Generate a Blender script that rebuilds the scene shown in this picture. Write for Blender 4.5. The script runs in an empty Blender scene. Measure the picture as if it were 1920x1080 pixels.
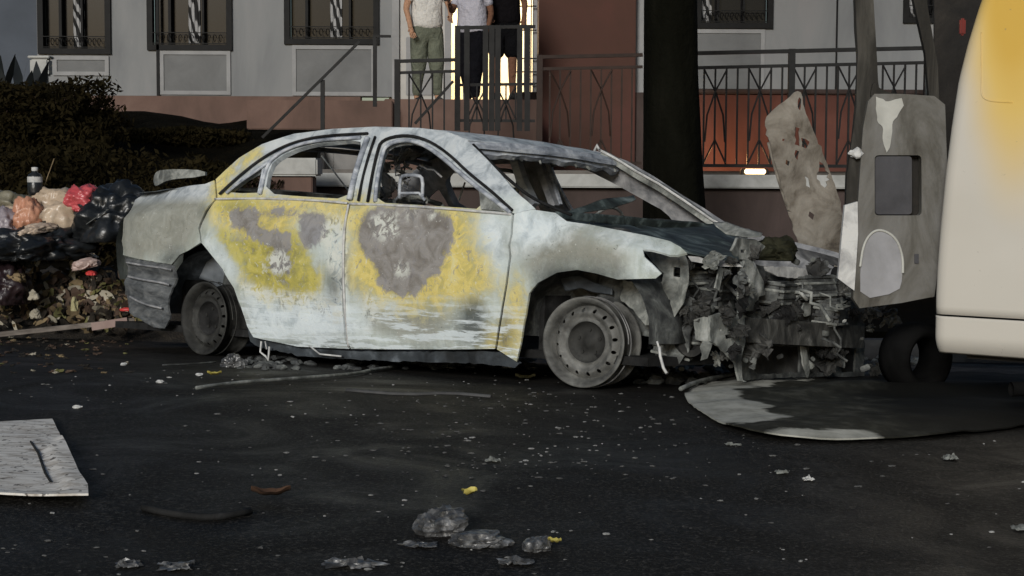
import bpy, bmesh, math, random
from mathutils import Vector, Matrix, noise, geometry
random.seed(7)
sc = bpy.context.scene
# ---------------- camera, world, sun, exposure ----------------
F_PX, PITCH, ROLL, CAM_H = 3003.0, 0.0702, 0.0045, 1.10
cam = bpy.data.cameras.new('camera'); camo = bpy.data.objects.new('camera', cam); sc.collection.objects.link(camo)
cam.sensor_width = 36; cam.lens = F_PX/1920*36; cam.clip_start = .05; cam.clip_end = 2000
Rv = Vector((1,0,0)); Uv = Vector((0, math.sin(PITCH), math.cos(PITCH))); Fv = Vector((0, math.cos(PITCH), -math.sin(PITCH)))
cx_ = Rv*math.cos(ROLL) + Uv*math.sin(ROLL); cy_ = Uv*math.cos(ROLL) - Rv*math.sin(ROLL); cz_ = -Fv
CAM = Vector((0,0,CAM_H))
camo.matrix_world = Matrix(((cx_.x,cy_.x,cz_.x,0),(cx_.y,cy_.y,cz_.y,0),(cx_.z,cy_.z,cz_.z,CAM_H),(0,0,0,1)))
sc.camera = camo
sc.render.resolution_x, sc.render.resolution_y = 1024, 576

SUN_DIR = Vector((-.24, -.90, .31)).normalized()        # towards the light
SUN_EL = math.asin(SUN_DIR.z); SUN_AZ = math.atan2(SUN_DIR.x, SUN_DIR.y)
w = bpy.data.worlds.new('World'); sc.world = w; w.use_nodes = True
nt = w.node_tree; bg = nt.nodes['Background']; sky = nt.nodes.new('ShaderNodeTexSky')
sky.sky_type = 'NISHITA'; sky.sun_disc = False; sky.sun_elevation = SUN_EL; sky.sun_rotation = SUN_AZ
nt.links.new(sky.outputs[0], bg.inputs[0]); bg.inputs[1].default_value = .05
sl = bpy.data.lights.new('sun', 'SUN'); sl.energy = 2.35; sl.angle = math.radians(14); sl.color = (1.0, .985, .95)
so = bpy.data.objects.new('sun', sl); sc.collection.objects.link(so)
so.rotation_euler = SUN_DIR.to_track_quat('Z', 'Y').to_euler()
sc.view_settings.view_transform = 'Standard'; sc.view_settings.look = 'None'
sc.view_settings.exposure = 0.0; sc.view_settings.gamma = 1; sc.view_settings.use_curve_mapping = False

# ---------------- picking helpers ----------------
def ray(px, py):
    dx, dy = px-960, 540-py
    a = dx*math.cos(ROLL) - dy*math.sin(ROLL); b = dy*math.cos(ROLL) + dx*math.sin(ROLL)
    return Rv*a + Uv*b + Fv*F_PX
def at(px, py, Y):
    d = ray(px, py); return CAM + d*(Y/d.y)
CX, CY, YAW, CROLL, CPIT = -1.2582, 9.8145, .7075, -.0672, -.0211
CARM = Matrix.Translation((CX,CY,0)) @ Matrix.Rotation(-YAW,4,'Z') @ Matrix.Rotation(CPIT,4,'Y') @ Matrix.Rotation(CROLL,4,'X')
CARI = CARM.inverted()
def sclamp(v, lo, hi):
    k = .35
    v = lo + k*math.log(1+math.exp(min(40,(v-lo)/k)))
    v = hi - k*math.log(1+math.exp(min(40,(hi-v)/k)))
    return v
def gz(X, Y):
    return -.0276*sclamp(X-CX, -4, 5) - .0646*sclamp(Y-CY, -3.1, 2.2)
def ground(px, py):
    d = ray(px, py); z = 0; p = None
    for _ in range(40):
        if d.z > -1: d = Vector((d.x, d.y, -1))
        p = CAM + d*((z-CAM_H)/d.z); z = gz(p.x, p.y)
    return Vector((p.x, p.y, z))
# side surface of the car: half width as a function of x (forward from the rear axle) and z
def lerp(a,b,t): return a+(b-a)*t
def sstep(a,b,x):
    t = max(0,min(1,(x-a)/(b-a))); return t*t*(3-2*t)
def halfw(x, z):
    zs = lerp(.84, .62, sstep(2.3, 3.3, x))
    zs = lerp(zs, .80, sstep(.1, -.9, x))
    zz = min(z, zs)
    y = .905 - .28*(zz-.5)**2
    if z > zs:
        fend = max(sstep(2.35, 2.6, x)*(1 if z < .98 else 0), sstep(-.1, -.7, x))
        y -= (z-zs)*lerp(.50, 1.25, fend)
        if z > 1.2: y -= (z-1.2)**2*1.5
    y -= .13*sstep(2.7, 3.6, x)**1.5 + .22*sstep(-.35, -1.25, x)**1.3
    y += .012*math.exp(-((z-.66)/.03)**2)
    return y
def side(px, py, off=0, sgn=-1):
    o = CARI @ CAM; d = (CARI.to_3x3() @ ray(px, py)).normalized()
    y = .85; p = o
    for _ in range(30):
        t = (sgn*(y+off) - o.y)/d.y; p = o + d*t
        y = y*.4 + .6*halfw(max(-1.3,min(3.8,p.x)), max(-.1,min(1.5,p.z)))
    return (p.x, p.z)
def S(pts, sgn=-1): return [side(a, b, 0, sgn) for a, b in pts]
def carplane(px, py, y):
    o = CARI @ CAM; d = (CARI.to_3x3() @ ray(px, py)); t = (y-o.y)/d.y; return o + d*t
def carx(px, py, x):
    o = CARI @ CAM; d = (CARI.to_3x3() @ ray(px, py)); t = (x-o.x)/d.x; return o + d*t

# ---------------- materials ----------------
def srgb(r,g,b):
    return tuple(((c/255)/12.92 if c/255 <= .04045 else ((c/255+.055)/1.055)**2.4) for c in (r,g,b))
def newmat(name):
    m = bpy.data.materials.new(name); m.use_nodes = True
    return m, m.node_tree, m.node_tree.nodes['Principled BSDF']
def nz(nt, scale, detail=5, rough=.6, dist=0, coord='Object', stretch=None):
    tc = nt.nodes.new('ShaderNodeTexCoord'); n = nt.nodes.new('ShaderNodeTexNoise')
    n.inputs['Scale'].default_value = scale; n.inputs['Detail'].default_value = detail
    n.inputs['Roughness'].default_value = rough; n.inputs['Distortion'].default_value = dist
    if stretch:
        mp = nt.nodes.new('ShaderNodeMapping'); mp.inputs['Scale'].default_value = stretch
        nt.links.new(tc.outputs[coord], mp.inputs[0]); nt.links.new(mp.outputs[0], n.inputs['Vector'])
    else: nt.links.new(tc.outputs[coord], n.inputs['Vector'])
    return n.outputs['Fac']
def ramp(nt, fac, stops):
    r = nt.nodes.new('ShaderNodeValToRGB'); e = r.color_ramp.elements
    e[0].position, e[0].color = stops[0][0], (*stops[0][1],1)
    e[1].position, e[1].color = stops[-1][0], (*stops[-1][1],1)
    for p, c in stops[1:-1]: q = e.new(p); q.color = (*c,1)
    nt.links.new(fac, r.inputs[0]); return r.outputs[0]
def mth(nt, op, a, b=None, c=None, clamp=False):
    n = nt.nodes.new('ShaderNodeMath'); n.operation = op; n.use_clamp = clamp
    for i, v in enumerate((a,b,c)):
        if v is None: continue
        if isinstance(v,(int,float)): n.inputs[i].default_value = v
        else: nt.links.new(v, n.inputs[i])
    return n.outputs[0]
def mixc(nt, f, a, b):
    n = nt.nodes.new('ShaderNodeMix'); n.data_type = 'RGBA'
    for s, v in ((0,f),(6,a),(7,b)):
        if isinstance(v,(int,float)): n.inputs[s].default_value = v
        elif isinstance(v, tuple): n.inputs[s].default_value = (*v[:3],1)
        else: nt.links.new(v, n.inputs[s])
    return n.outputs[2]
def bump(nt, bs, h, strength=.3, dist=.01):
    b = nt.nodes.new('ShaderNodeBump'); b.inputs['Strength'].default_value = strength; b.inputs['Distance'].default_value = dist
    nt.links.new(h, b.inputs['Height']); nt.links.new(b.outputs[0], bs.inputs['Normal'])
def mottled(name, stops, scale=8, rough=.7, bstr=.3, bdist=.01, metal=0, dist=.5, detail=6, stretch=None, coord='Object', spec=.5, bscale=None, coat=0):
    m, nt, bs = newmat(name)
    f = nz(nt, scale, detail, .62, dist, coord, stretch)
    nt.links.new(ramp(nt, f, stops), bs.inputs['Base Color'])
    bs.inputs['Roughness'].default_value = rough; bs.inputs['Metallic'].default_value = metal
    bs.inputs['Specular IOR Level'].default_value = spec
    if coat: bs.inputs['Coat Weight'].default_value = coat; bs.inputs['Coat Roughness'].default_value = .25
    bump(nt, bs, nz(nt, bscale or scale*3.5, 5, .65, .2, coord), bstr, bdist)
    return m
def g3(v, t=(1,1,1)): return (v*t[0], v*t[1], v*t[2])
M = {}
M['burnt'] = mottled('burnt_dark_metal', [(.3,g3(.015,(.9,1,1))),(.45,g3(.05,(.95,1,1))),(.58,g3(.12,(.95,1,.95))),(.72,g3(.28,(.95,1,.95)))], 9, .75, .6, .012)
M['ash'] = mottled('ashy_metal', [(.3,g3(.06,(.95,1,.95))),(.47,g3(.17,(.95,1,.93))),(.6,g3(.33,(.97,1,.93))),(.75,g3(.5,(.98,1,.96)))], 10, .8, .6, .01)
M['soot'] = mottled('soot_black', [(.35,g3(.006)),(.6,g3(.022)),(.8,g3(.06))], 7, .8, .5, .01, spec=.2)
M['inner'] = mottled('heat_greyed_inner_metal', [(.3,g3(.09,(.95,.98,1.06))),(.45,g3(.2,(.97,.99,1.04))),(.6,g3(.34,(1,1,1.02))),(.75,g3(.5))], 8, .7, .5, .01)
M['archin'] = mottled('scorched_inner_arch', [(.35,g3(.015,(.8,.95,1.1))),(.55,g3(.06,(.8,.95,1.1))),(.75,g3(.22,(.85,.97,1.1)))], 6, .7, .4, .01)
M['teal'] = mottled('scorched_hood_metal', [(.36,g3(.01,(.8,1.05,1))),(.52,g3(.035,(.8,1.1,1.05))),(.62,g3(.10,(.85,1.08,1.05))),(.75,g3(.22,(.9,1.05,1.05)))], 4, .6, .5, .015, stretch=(1,2.5,2.5))
M['bluewhite'] = mottled('heat_bleached_frame', [(.3,g3(.12,(.85,.97,1.15))),(.45,g3(.32,(.9,.98,1.12))),(.6,g3(.58,(.95,1,1.06))),(.75,g3(.70,(.98,1,1.02)))], 7, .7, .5, .008, stretch=(1,1,2))
M['rim'] = mottled('burnt_steel_rim', [(.3,g3(.03,(1,.99,.93))),(.45,g3(.08,(1,1,.93))),(.6,g3(.14,(1,1,.93))),(.75,g3(.24,(1,1,.93)))], 9, .65, .5, .006)
M['rimdark'] = mottled('burnt_steel_rim_dark', [(.3,g3(.012,(1,1,.95))),(.5,g3(.028,(1,1,.93))),(.7,g3(.06,(1,1,.93)))], 8, .7, .4, .006, spec=.25)
M['wire'] = mottled('burnt_wire', [(.3,g3(.05)),(.7,g3(.3))], 9, .6, .2, .003)
M['whitebit'] = mottled('white_ash', [(.3,g3(.3)),(.6,g3(.6,(1,1,.97)))], 14, .8, .4, .006)

# ---------------- object helpers ----------------
def tag(o, label=None, cat=None, group=None, kind=None):
    if label: o['label'] = label
    if cat: o['category'] = cat
    if group: o['group'] = group
    if kind: o['kind'] = kind
    return o
def link(name, me, mat, parent=None, smooth=False):
    o = bpy.data.objects.new(name, me); sc.collection.objects.link(o)
    if mat:
        for mm in (mat if isinstance(mat,(list,tuple)) else [mat]): me.materials.append(mm)
    if smooth:
        for p in me.polygons: p.use_smooth = True
    if parent: o.parent = parent
    return o
def from_bm(name, bm, mat, parent=None, smooth=False):
    me = bpy.data.meshes.new(name); bm.to_mesh(me); bm.free()
    return link(name, me, mat, parent, smooth)
def empty(name, loc=(0,0,0), mat=None):
    o = bpy.data.objects.new(name, None); sc.collection.objects.link(o); o.empty_display_size = .1
    if mat is not None: o.matrix_world = mat
    else: o.location = loc
    return o
def bx(bm, p0, p1, bev=0, mt=None):
    x0,y0,z0 = p0; x1,y1,z1 = p1
    r = bmesh.ops.create_cube(bm, size=1)
    Mx = Matrix.Translation(((x0+x1)/2,(y0+y1)/2,(z0+z1)/2)) @ Matrix.Diagonal((abs(x1-x0),abs(y1-y0),abs(z1-z0),1))
    if mt is not None: Mx = mt @ Mx
    bmesh.ops.transform(bm, matrix=Mx, verts=r['verts'])
    if bev: bmesh.ops.bevel(bm, geom=list({e for v in r['verts'] for e in v.link_edges}), offset=bev, segments=2, affect='EDGES')
def bar(bm, a, b, wd, th=None, up=Vector((0,0,1))):
    a = Vector(a); b = Vector(b); th = th or wd; d = b-a; L = d.length
    z = d.normalized(); x = up.cross(z)
    if x.length < 1e-3: x = Vector((1,0,0)).cross(z)
    x.normalize(); y = z.cross(x)
    Mx = Matrix(((x.x,y.x,z.x,(a.x+b.x)/2),(x.y,y.y,z.y,(a.y+b.y)/2),(x.z,y.z,z.z,(a.z+b.z)/2),(0,0,0,1))) @ Matrix.Diagonal((wd,th,L,1))
    r = bmesh.ops.create_cube(bm, size=1); bmesh.ops.transform(bm, matrix=Mx, verts=r['verts'])
def tube(bm, pts, r, n=8, taper=None, cap=True):
    pts = [Vector(p) for p in pts]; rings = []
    prev = None
    for i, p in enumerate(pts):
        d = (pts[min(i+1,len(pts)-1)] - pts[max(i-1,0)]).normalized()
        x = d.cross(Vector((0,0,1)) if abs(d.z) < .9 else Vector((1,0,0))).normalized()
        if prev is not None:
            x = (prev - d*prev.dot(d)).normalized()
        prev = x; y = d.cross(x)
        rr = r if taper is None else lerp(r, taper, i/(len(pts)-1))
        rings.append([bm.verts.new(p + x*rr*math.cos(2*math.pi*k/n) + y*rr*math.sin(2*math.pi*k/n)) for k in range(n)])
    for a, b in zip(rings, rings[1:]):
        for k in range(n): bm.faces.new((a[k], a[(k+1)%n], b[(k+1)%n], b[k]))
    if cap:
        bm.faces.new(rings[0][::-1]); bm.faces.new(rings[-1])
def lathe(bm, prof, n=64, center=Vector((0,0,0)), close=False):   # axis = y ; prof = [(r, y)]
    rings = []
    for r, y in prof:
        rings.append([bm.verts.new(center + Vector((r*math.cos(2*math.pi*k/n), y, r*math.sin(2*math.pi*k/n)))) for k in range(n)])
    pr = list(zip(rings, rings[1:])) + ([(rings[-1], rings[0])] if close else [])
    for a, b in pr:
        for k in range(n): bm.faces.new((a[k], a[(k+1)%n], b[(k+1)%n], b[k]))
def inpoly(x, y, P):
    c = False; j = len(P)-1
    for i in range(len(P)):
        if (P[i][1] > y) != (P[j][1] > y) and x < (P[j][0]-P[i][0])*(y-P[i][1])/(P[j][1]-P[i][1]) + P[i][0]: c = not c
        j = i
    return c
def sdf(x, y, P):
    d = 1e9; j = len(P)-1
    for i in range(len(P)):
        ax, ay = P[j]; bx_, by = P[i]; vx, vy = bx_-ax, by-ay; L = vx*vx+vy*vy
        t = 0 if L == 0 else max(0, min(1, ((x-ax)*vx+(y-ay)*vy)/L))
        d = min(d, math.hypot(x-ax-vx*t, y-ay-vy*t)); j = i
    return d if inpoly(x, y, P) else -d
def smoothpoly(P, it=1, closed=True):     # Chaikin corner rounding
    for _ in range(it):
        Q = []; n = len(P)
        for i in range(n if closed else n-1):
            a, b = P[i], P[(i+1)%n]
            Q += [(a[0]*.75+b[0]*.25, a[1]*.75+b[1]*.25), (a[0]*.25+b[0]*.75, a[1]*.25+b[1]*.75)]
        if not closed: Q = [P[0]] + Q + [P[-1]]
        P = Q
    return P
def resample(P, sp, jit=0):
    out = []
    for i in range(len(P)):
        a, b = P[i], P[(i+1)%len(P)]; L = math.hypot(b[0]-a[0], b[1]-a[1]); n = max(1, int(L/sp))
        for k in range(n):
            t = k/n; q = (a[0]+(b[0]-a[0])*t, a[1]+(b[1]-a[1])*t)
            if jit and k: q = (q[0]+random.uniform(-jit,jit), q[1]+random.uniform(-jit,jit))
            out.append(q)
    return out
def sheet2d(outline, holes=(), sp=.04, jit=0, grid=True):
    loops = [resample(outline, sp, jit)] + [resample(h, sp, jit) for h in holes]
    V = []; E = []
    for lp in loops:
        s = len(V); V += lp; E += [(s+i, s+(i+1)%len(lp)) for i in range(len(lp))]
    if grid:
        xs = [p[0] for p in outline]; ys = [p[1] for p in outline]
        x = min(xs)+sp/2; k = 0
        while x < max(xs):
            y = min(ys)+sp/2*(k%2+.5)
            while y < max(ys):
                if sdf(x, y, outline) > sp*.45 and all(sdf(x, y, h) < -sp*.45 for h in holes): V.append((x, y))
                y += sp
            x += sp*.9; k += 1
    vs, es, fs = geometry.delaunay_2d_cdt([Vector(v) for v in V], E, [], 0, 1e-6)[:3]
    out = []
    for f in fs:
        cx = sum(vs[i].x for i in f)/3; cy = sum(vs[i].y for i in f)/3
        if len(f) == 3 and abs((vs[f[1]]-vs[f[0]]).cross(vs[f[2]]-vs[f[0]])) < 1e-7: continue
        if inpoly(cx, cy, outline) and not any(inpoly(cx, cy, h) for h in holes): out.append(f)
    return vs, out
def thicken(bm, th):
    bm.normal_update(); F0 = bm.faces[:]; be = [(e.verts[0], e.verts[1], e.link_faces[0]) for e in bm.edges if len(e.link_faces) == 1]
    mp = {}
    for v in bm.verts[:]:
        n = sum((f.normal*f.calc_area() for f in v.link_faces), Vector())
        mp[v] = bm.verts.new(v.co - (n.normalized() if n.length > 1e-12 else Vector())*th)
    for f in F0: bm.faces.new([mp[v] for v in reversed(f.verts[:])])
    for a, b, f in be:
        L = f.verts[:]; i = L.index(a)
        if L[(i+1) % len(L)] == b: a, b = b, a
        bm.faces.new((a, b, mp[b], mp[a]))
def panel(name, outline, holes, fn, mat, parent=None, sp=.04, th=.003, jit=0, paint=False, smooth=True, ncheck=None):
    vs, fs = sheet2d(outline, holes, sp, jit)
    bm = bmesh.new(); used = {}
    pv = []
    for i in sorted({i for f in fs for i in f}):
        used[i] = bm.verts.new(fn(vs[i].x, vs[i].y)); pv.append(vs[i])
    for f in fs:
        try: bm.faces.new([used[i] for i in f])
        except ValueError: pass
    bm.normal_update()
    if ncheck is not None:
        s = sum((f.normal*f.calc_area() for f in bm.faces), Vector())
        if s.dot(Vector(ncheck)) < 0: bmesh.ops.reverse_faces(bm, faces=bm.faces[:])
    if th: thicken(bm, th)
    o = from_bm(name, bm, mat, parent, smooth)
    if smooth:
        md = o.modifiers.new('es', 'EDGE_SPLIT'); md.split_angle = math.radians(50)
    if paint: paint_attr(o)
    return o
# scorch marks of the car paint: signed distance of traced patches, kept per vertex
PATCH = {}
def paint_attr(o):
    me = o.data
    for k, polys in PATCH.items():
        a = me.attributes.new(k, 'FLOAT', 'POINT'); vals = []
        for v in me.vertices:
            vals.append(max(sdf(v.co.x, v.co.z, P) for P in polys) if v.co.y < .2 else -.3)
        a.data.foreach_set('value', vals)
def crumple(bm, c, size, seed, sub=4, amp=.25, flat=.0, fr=1.6):
    amp = min(amp, .42); fr = min(fr, 1.9)
    r = bmesh.ops.create_icosphere(bm, subdivisions=sub, radius=1)
    off = Vector((seed*7.3, seed*3.1, seed*1.7))
    for v in r['verts']:
        p = v.co.copy()
        d = 1 + amp*(abs(noise.noise(p*fr+off))*1.6-.4) - amp*.55*(abs(noise.noise(p*fr*2.6+off))*1.5-.35) - amp*.22*(abs(noise.noise(p*fr*6+off))*1.5-.3)
        p *= d
        if p.z < -.45+flat: p.z = -.45+flat
        v.co = Vector((c[0]+p.x*size[0], c[1]+p.y*size[1], c[2]+(p.z+.45-flat)*size[2]))
def bagmesh(bm, c, s, seed, sub=5, flat=.35):
    r = bmesh.ops.create_icosphere(bm, subdivisions=sub, radius=1); o_ = Vector((seed*4.1, seed*2.7, seed*1.3))
    def rg(p, k): return max(0, 1-abs(noise.noise(p))*k)
    for v in r['verts']:
        p = v.co.copy(); w_ = p + .35*Vector((noise.noise(p*1.3+o_), noise.noise(p*1.3+o_+Vector((7,0,0))), noise.noise(p*1.3+o_+Vector((0,7,0)))))
        d = .78+.42*noise.noise(p*1.1+o_)+.20*rg(w_*1.3+o_, 3.2)+.11*rg(w_*2.9+o_, 3)+.05*rg(w_*6.5+o_, 2.6)+.03*noise.noise(p*12+o_)
        p *= d
        if p.z < -flat: p.z = -flat
        v.co = Vector((c[0]+p.x*s[0], c[1]+p.y*s[1], c[2]+(p.z+flat)*s[2]))
def film(bm, c, s, seed, n=22, h=.5):
    o_ = Vector((seed*3.3, seed*1.9, seed)); V = []
    for j in range(n+1):
        row = []
        for i in range(n+1):
            u, v = -1+2*i/n, -1+2*j/n; p = Vector((u,v,0)); q = p*1.3+o_
            dx = .55*noise.noise(q*1.5)+.12*noise.noise(q*4); dy = .55*noise.noise(q*1.5+Vector((9,0,0)))+.12*noise.noise(q*4+Vector((3,3,3))); e = 1-.55*max(abs(u),abs(v))**3*(1+noise.noise(q*2.2))
            z = abs(noise.noise(q*1.7+Vector((0,5,0))))*1.6+.5*abs(noise.noise(q*4.2))+.15*abs(noise.noise(q*9))
            row.append(bm.verts.new((c[0]+(u+dx)*e*s[0], c[1]+(v+dy)*e*s[1], c[2]+z*.55*s[2]*(1.25-.8*max(abs(u),abs(v))**2))))
        V.append(row)
    for j in range(n):
        for i in range(n):
            bm.faces.new((V[j][i],V[j][i+1],V[j+1][i+1])); bm.faces.new((V[j][i],V[j+1][i+1],V[j+1][i]))
def rockbit(bm, c, size, seed):
    r = bmesh.ops.create_icosphere(bm, subdivisions=2, radius=1); off = Vector((seed*5.1, seed*2.3, 0))
    for v in r['verts']:
        p = v.co*(1+.6*noise.noise(v.co*1.5+off)); v.co = Vector((c[0]+p.x*size[0], c[1]+p.y*size[1], c[2]+p.z*size[2]))

# ======================= GROUND =======================
def grid_z(xs, ys, zf):
    bm = bmesh.new(); V = [[bm.verts.new((x, y, zf(x, y))) for x in xs] for y in ys]
    for j in range(len(ys)-1):
        for i in range(len(xs)-1): bm.faces.new((V[j][i], V[j][i+1], V[j+1][i+1], V[j+1][i]))
    return bm
m, nt, bs = newmat('wet_sooty_asphalt')
big = nz(nt, 1.1, 4, .6, .6); fine = nz(nt, 160, 3, .7); mid = nz(nt, 9, 6, .7, .3)
c = ramp(nt, big, [(.3,g3(.004,(1,.92,.82))),(.5,g3(.008,(1,.93,.84))),(.7,g3(.014,(1,.95,.88))),(.85,g3(.021,(1,.96,.9)))])
agg = nz(nt, 75, 3, .75)
c = mixc(nt, mth(nt,'MULTIPLY', ramp(nt, agg, [(.52,g3(0)),(.66,g3(1))]), .5), c, (.12,.112,.10))
c = mixc(nt, mth(nt,'MULTIPLY', ramp(nt, fine, [(.55,g3(0)),(.72,g3(1))]), .4), c, (.12,.112,.10))
tc = nt.nodes.new('ShaderNodeTexCoord'); vo = nt.nodes.new('ShaderNodeTexVoronoi'); vo.inputs['Scale'].default_value = 26; nt.links.new(tc.outputs['Object'], vo.inputs['Vector'])
sp = mth(nt,'MULTIPLY', mth(nt,'LESS_THAN', vo.outputs['Distance'], .06), mth(nt,'GREATER_THAN', nz(nt, 3.1, 3), .60))
c = mixc(nt, sp, c, g3(.2,(1,1,.98)))
c = mixc(nt, mth(nt,'MULTIPLY', ramp(nt, nz(nt, .8, 7, .7, 1.4), [(.52,g3(0)),(.66,g3(1))]), .5), c, (.024,.023,.021))
nt.links.new(c, bs.inputs['Base Color'])
nt.links.new(ramp(nt, nz(nt, 1.7, 6, .65, .8), [(.36,g3(.40)),(.5,g3(.6)),(.7,g3(.8))]), bs.inputs['Roughness']); bs.inputs['Specular IOR Level'].default_value = .12
bump(nt, bs, mth(nt,'ADD', mth(nt,'ADD', mth(nt,'MULTIPLY',fine,.35), mth(nt,'MULTIPLY',agg,.6)), mid), .6, .012)
M['road'] = m
xs = [-300,-120,-50,-25,-14] + [-10+.2*i for i in range(101)] + [14,25,50,120,300]
ys = [-40,-10] + [0+.2*i for i in range(76)] + [20,30,60,150,400]
o = from_bm('road', grid_z(xs, ys, gz), M['road'], smooth=True); tag(o, kind='structure')
m, nt, bs = newmat('dirty_puddle_water')
bs.inputs['Base Color'].default_value = (.012,.011,.008,1); bs.inputs['Roughness'].default_value = .07; bs.inputs['Specular IOR Level'].default_value = .8
bump(nt, bs, nz(nt, 6, 4, .6), .12, .01)
M['puddle'] = m
# planting bed rising towards the building on the left; terrace behind retaining wall
M['soil'] = mottled('dark_soil_groundcover', [(.35,(.002,.002,.001)),(.55,(.005,.004,.002)),(.72,(.011,.009,.004)),(.85,(.02,.016,.008))], 3, .95, 1, .06, bscale=22, spec=.05)
def bedz(x, y):
    t = sstep(11.6, 22, y)
    return gz(x,y) + .12 + 1.75*t + .25*noise.noise(Vector((x*.7, y*.7, 3)))*t + .05*noise.noise(Vector((x*3,y*3,1)))
xl = at(520,400,15).x
o = from_bm('planting_bed', grid_z([-16+.25*i for i in range(int((xl+16)/.25)+1)], [11.6+.25*i for i in range(46)], bedz), M['soil'], smooth=True); tag(o, kind='structure')
M['concrete'] = mottled('worn_concrete', [(.3,g3(.03)),(.5,g3(.06)),(.7,g3(.09))], 5, .9, .3, .01)
bm = bmesh.new()
for i in range(34):
    a = -16+i*.95; bx(bm, (a, 11.42, gz(a,11.5)-.1), (a+.94, 11.58, gz(a,11.5)+.13), .012)
o = from_bm('kerb', bm, M['concrete']); tag(o, kind='structure')
M['paving'] = mottled('terrace_paving', [(.3,g3(.08,(1,.9,.8))),(.7,g3(.16,(1,.9,.8)))], 3, .9, .3, .01)
bm = bmesh.new(); bx(bm, (xl-.02, 15.2, .6), (16, 22.98, 1.15)); o = from_bm('terrace', bm, M['paving']); tag(o, kind='structure')
bm = bmesh.new(); bx(bm, (xl, 11.58, -.6), (16, 15.0, -.02)); o = from_bm('pavement', bm, M['soil']); tag(o, kind='structure')

# ======================= RETAINING WALL =======================
M['coping'] = mottled('pale_stone_coping', [(.3,g3(.26,(1,1,.94))),(.5,g3(.38,(1,1,.95))),(.7,g3(.46,(1,1,.96)))], 4, .85, .3, .01)
M['retwall'] = mottled('brown_render', [(.3,(.035,.024,.020)),(.55,(.055,.038,.033)),(.75,(.08,.055,.05))], 2.5, .92, .4, .01, stretch=(1,1,.5))
rw = empty('retaining_wall', (6, 15, 0))
tag(rw, 'low brown rendered retaining wall with pale stone coping under the railing', 'wall')
bm = bmesh.new(); bx(bm, (xl-6, -.0-.06, -.8), (10, .16, .985)); from_bm('wall_face', bm, M['retwall'], rw)
bm = bmesh.new(); x = xl-6
while x < 10:
    bx(bm, (x, -.16, .99+.002*((int(x*10))%3)), (x+1.19, .30, 1.115), .01); x += 1.2
from_bm('coping', bm, M['coping'], rw)

# ======================= BUILDING =======================
BY = 23.0
M['wallw'] = mottled('grey_white_facade_paint', [(.3,g3(.15,(.96,.99,1.03))),(.45,g3(.195,(.97,1,1.01))),(.58,g3(.22,(.99,1,1))),(.75,g3(.24,(1.02,.97,.97)))], 1.1, .8, .15, .01, stretch=(1,1,.3), detail=9)
M['wallblue'] = mottled('shade_toned_facade', [(.3,(.052,.062,.078)),(.7,(.075,.088,.11))], 1.2, .85, .15, .01)  # same facade, coloured darker and bluer for its shaded left side
M['brick'] = mottled('brown_stucco_plinth', [(.3,(.085,.052,.040)),(.55,(.135,.082,.064)),(.75,(.18,.115,.09))], 1.6, .9, .4, .01, stretch=(1,1,.6))
M['redwall'] = mottled('rust_red_stucco', [(.3,(.08,.032,.023)),(.55,(.12,.045,.032)),(.75,(.155,.06,.043))], 1.8, .9, .3, .01, stretch=(1,1,.6))
M['redblock'] = mottled('rust_brown_block_paint', [(.3,(.050,.022,.014)),(.5,(.066,.027,.018)),(.65,(.085,.030,.022)),(.8,(.10,.036,.028))], 1.0, .9, .2, .01)
M['frame'] = mottled('dark_window_frame', [(.3,g3(.004)),(.7,g3(.011))], 6, .6, .2, .005, spec=.15)
M['trim'] = mottled('pale_window_trim', [(.3,g3(.22)),(.7,g3(.29))], 4, .8, .2, .005)
M['acpanel'] = mottled('grey_spandrel_panel', [(.3,g3(.10,(.98,1,1))),(.7,g3(.15,(.98,1,1)))], 2, .7, .1, .005)
m, nt, bs = newmat('dark_window_glass'); bs.inputs['Base Color'].default_value = (.006,.006,.007,1); bs.inputs['Roughness'].default_value = .15; bs.inputs['Specular IOR Level'].default_value = .3
M['glass'] = m
def curtain_mat():
    m, nt, bs = newmat('zebra_curtain'); tc = nt.nodes.new('ShaderNodeTexCoord'); wv = nt.nodes.new('ShaderNodeTexWave')
    wv.bands_direction = 'DIAGONAL'; wv.inputs['Scale'].default_value = 4.2; wv.inputs['Distortion'].default_value = 5; wv.inputs['Detail'].default_value = .5; wv.inputs['Detail Scale'].default_value = .9
    mp = nt.nodes.new('ShaderNodeMapping'); mp.inputs['Scale'].default_value = (1.3,1,.55); oi = nt.nodes.new('ShaderNodeObjectInfo'); cm = nt.nodes.new('ShaderNodeCombineXYZ'); nt.links.new(mth(nt,'MULTIPLY',oi.outputs['Random'],9), cm.inputs['Z']); nt.links.new(cm.outputs[0], mp.inputs['Location'])
    nt.links.new(tc.outputs['Object'], mp.inputs[0]); nt.links.new(mp.outputs[0], wv.inputs['Vector'])
    nt.links.new(ramp(nt, wv.outputs['Fac'], [(.46,g3(.012)),(.54,g3(.33))]), bs.inputs['Base Color']); bs.inputs['Roughness'].default_value = .9
    return m
M['zebra'] = curtain_mat()
def wrect(x0,y0,x1,y1,Y=BY,ztop=None):
    a = at(x0,y0,Y); b = at(x1,y1,Y); return (a.x, b.z, b.x, ztop if ztop is not None else a.z)   # x0,z0,x1,z1
ZT = 5.2; base = at(400,180,BY).z
bd = empty('apartment_building', (0, BY, 0)); tag(bd, 'grey-white apartment block with dark curtained windows, rust-red entrance block and brown plinth', 'building')
def L(p): return Vector(p) - Vector((0,BY,0))
wins = [(75,98,205,14),(280,91,432,20),(537,80,707,20),(1308,50,1445,20),(1697,40,1800,20)]
WR = [wrect(a,20,c_,b,BY,4.15) for a,b,c_,_ in wins]
door = wrect(742,20,1008,205,BY,4.3)
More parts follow.
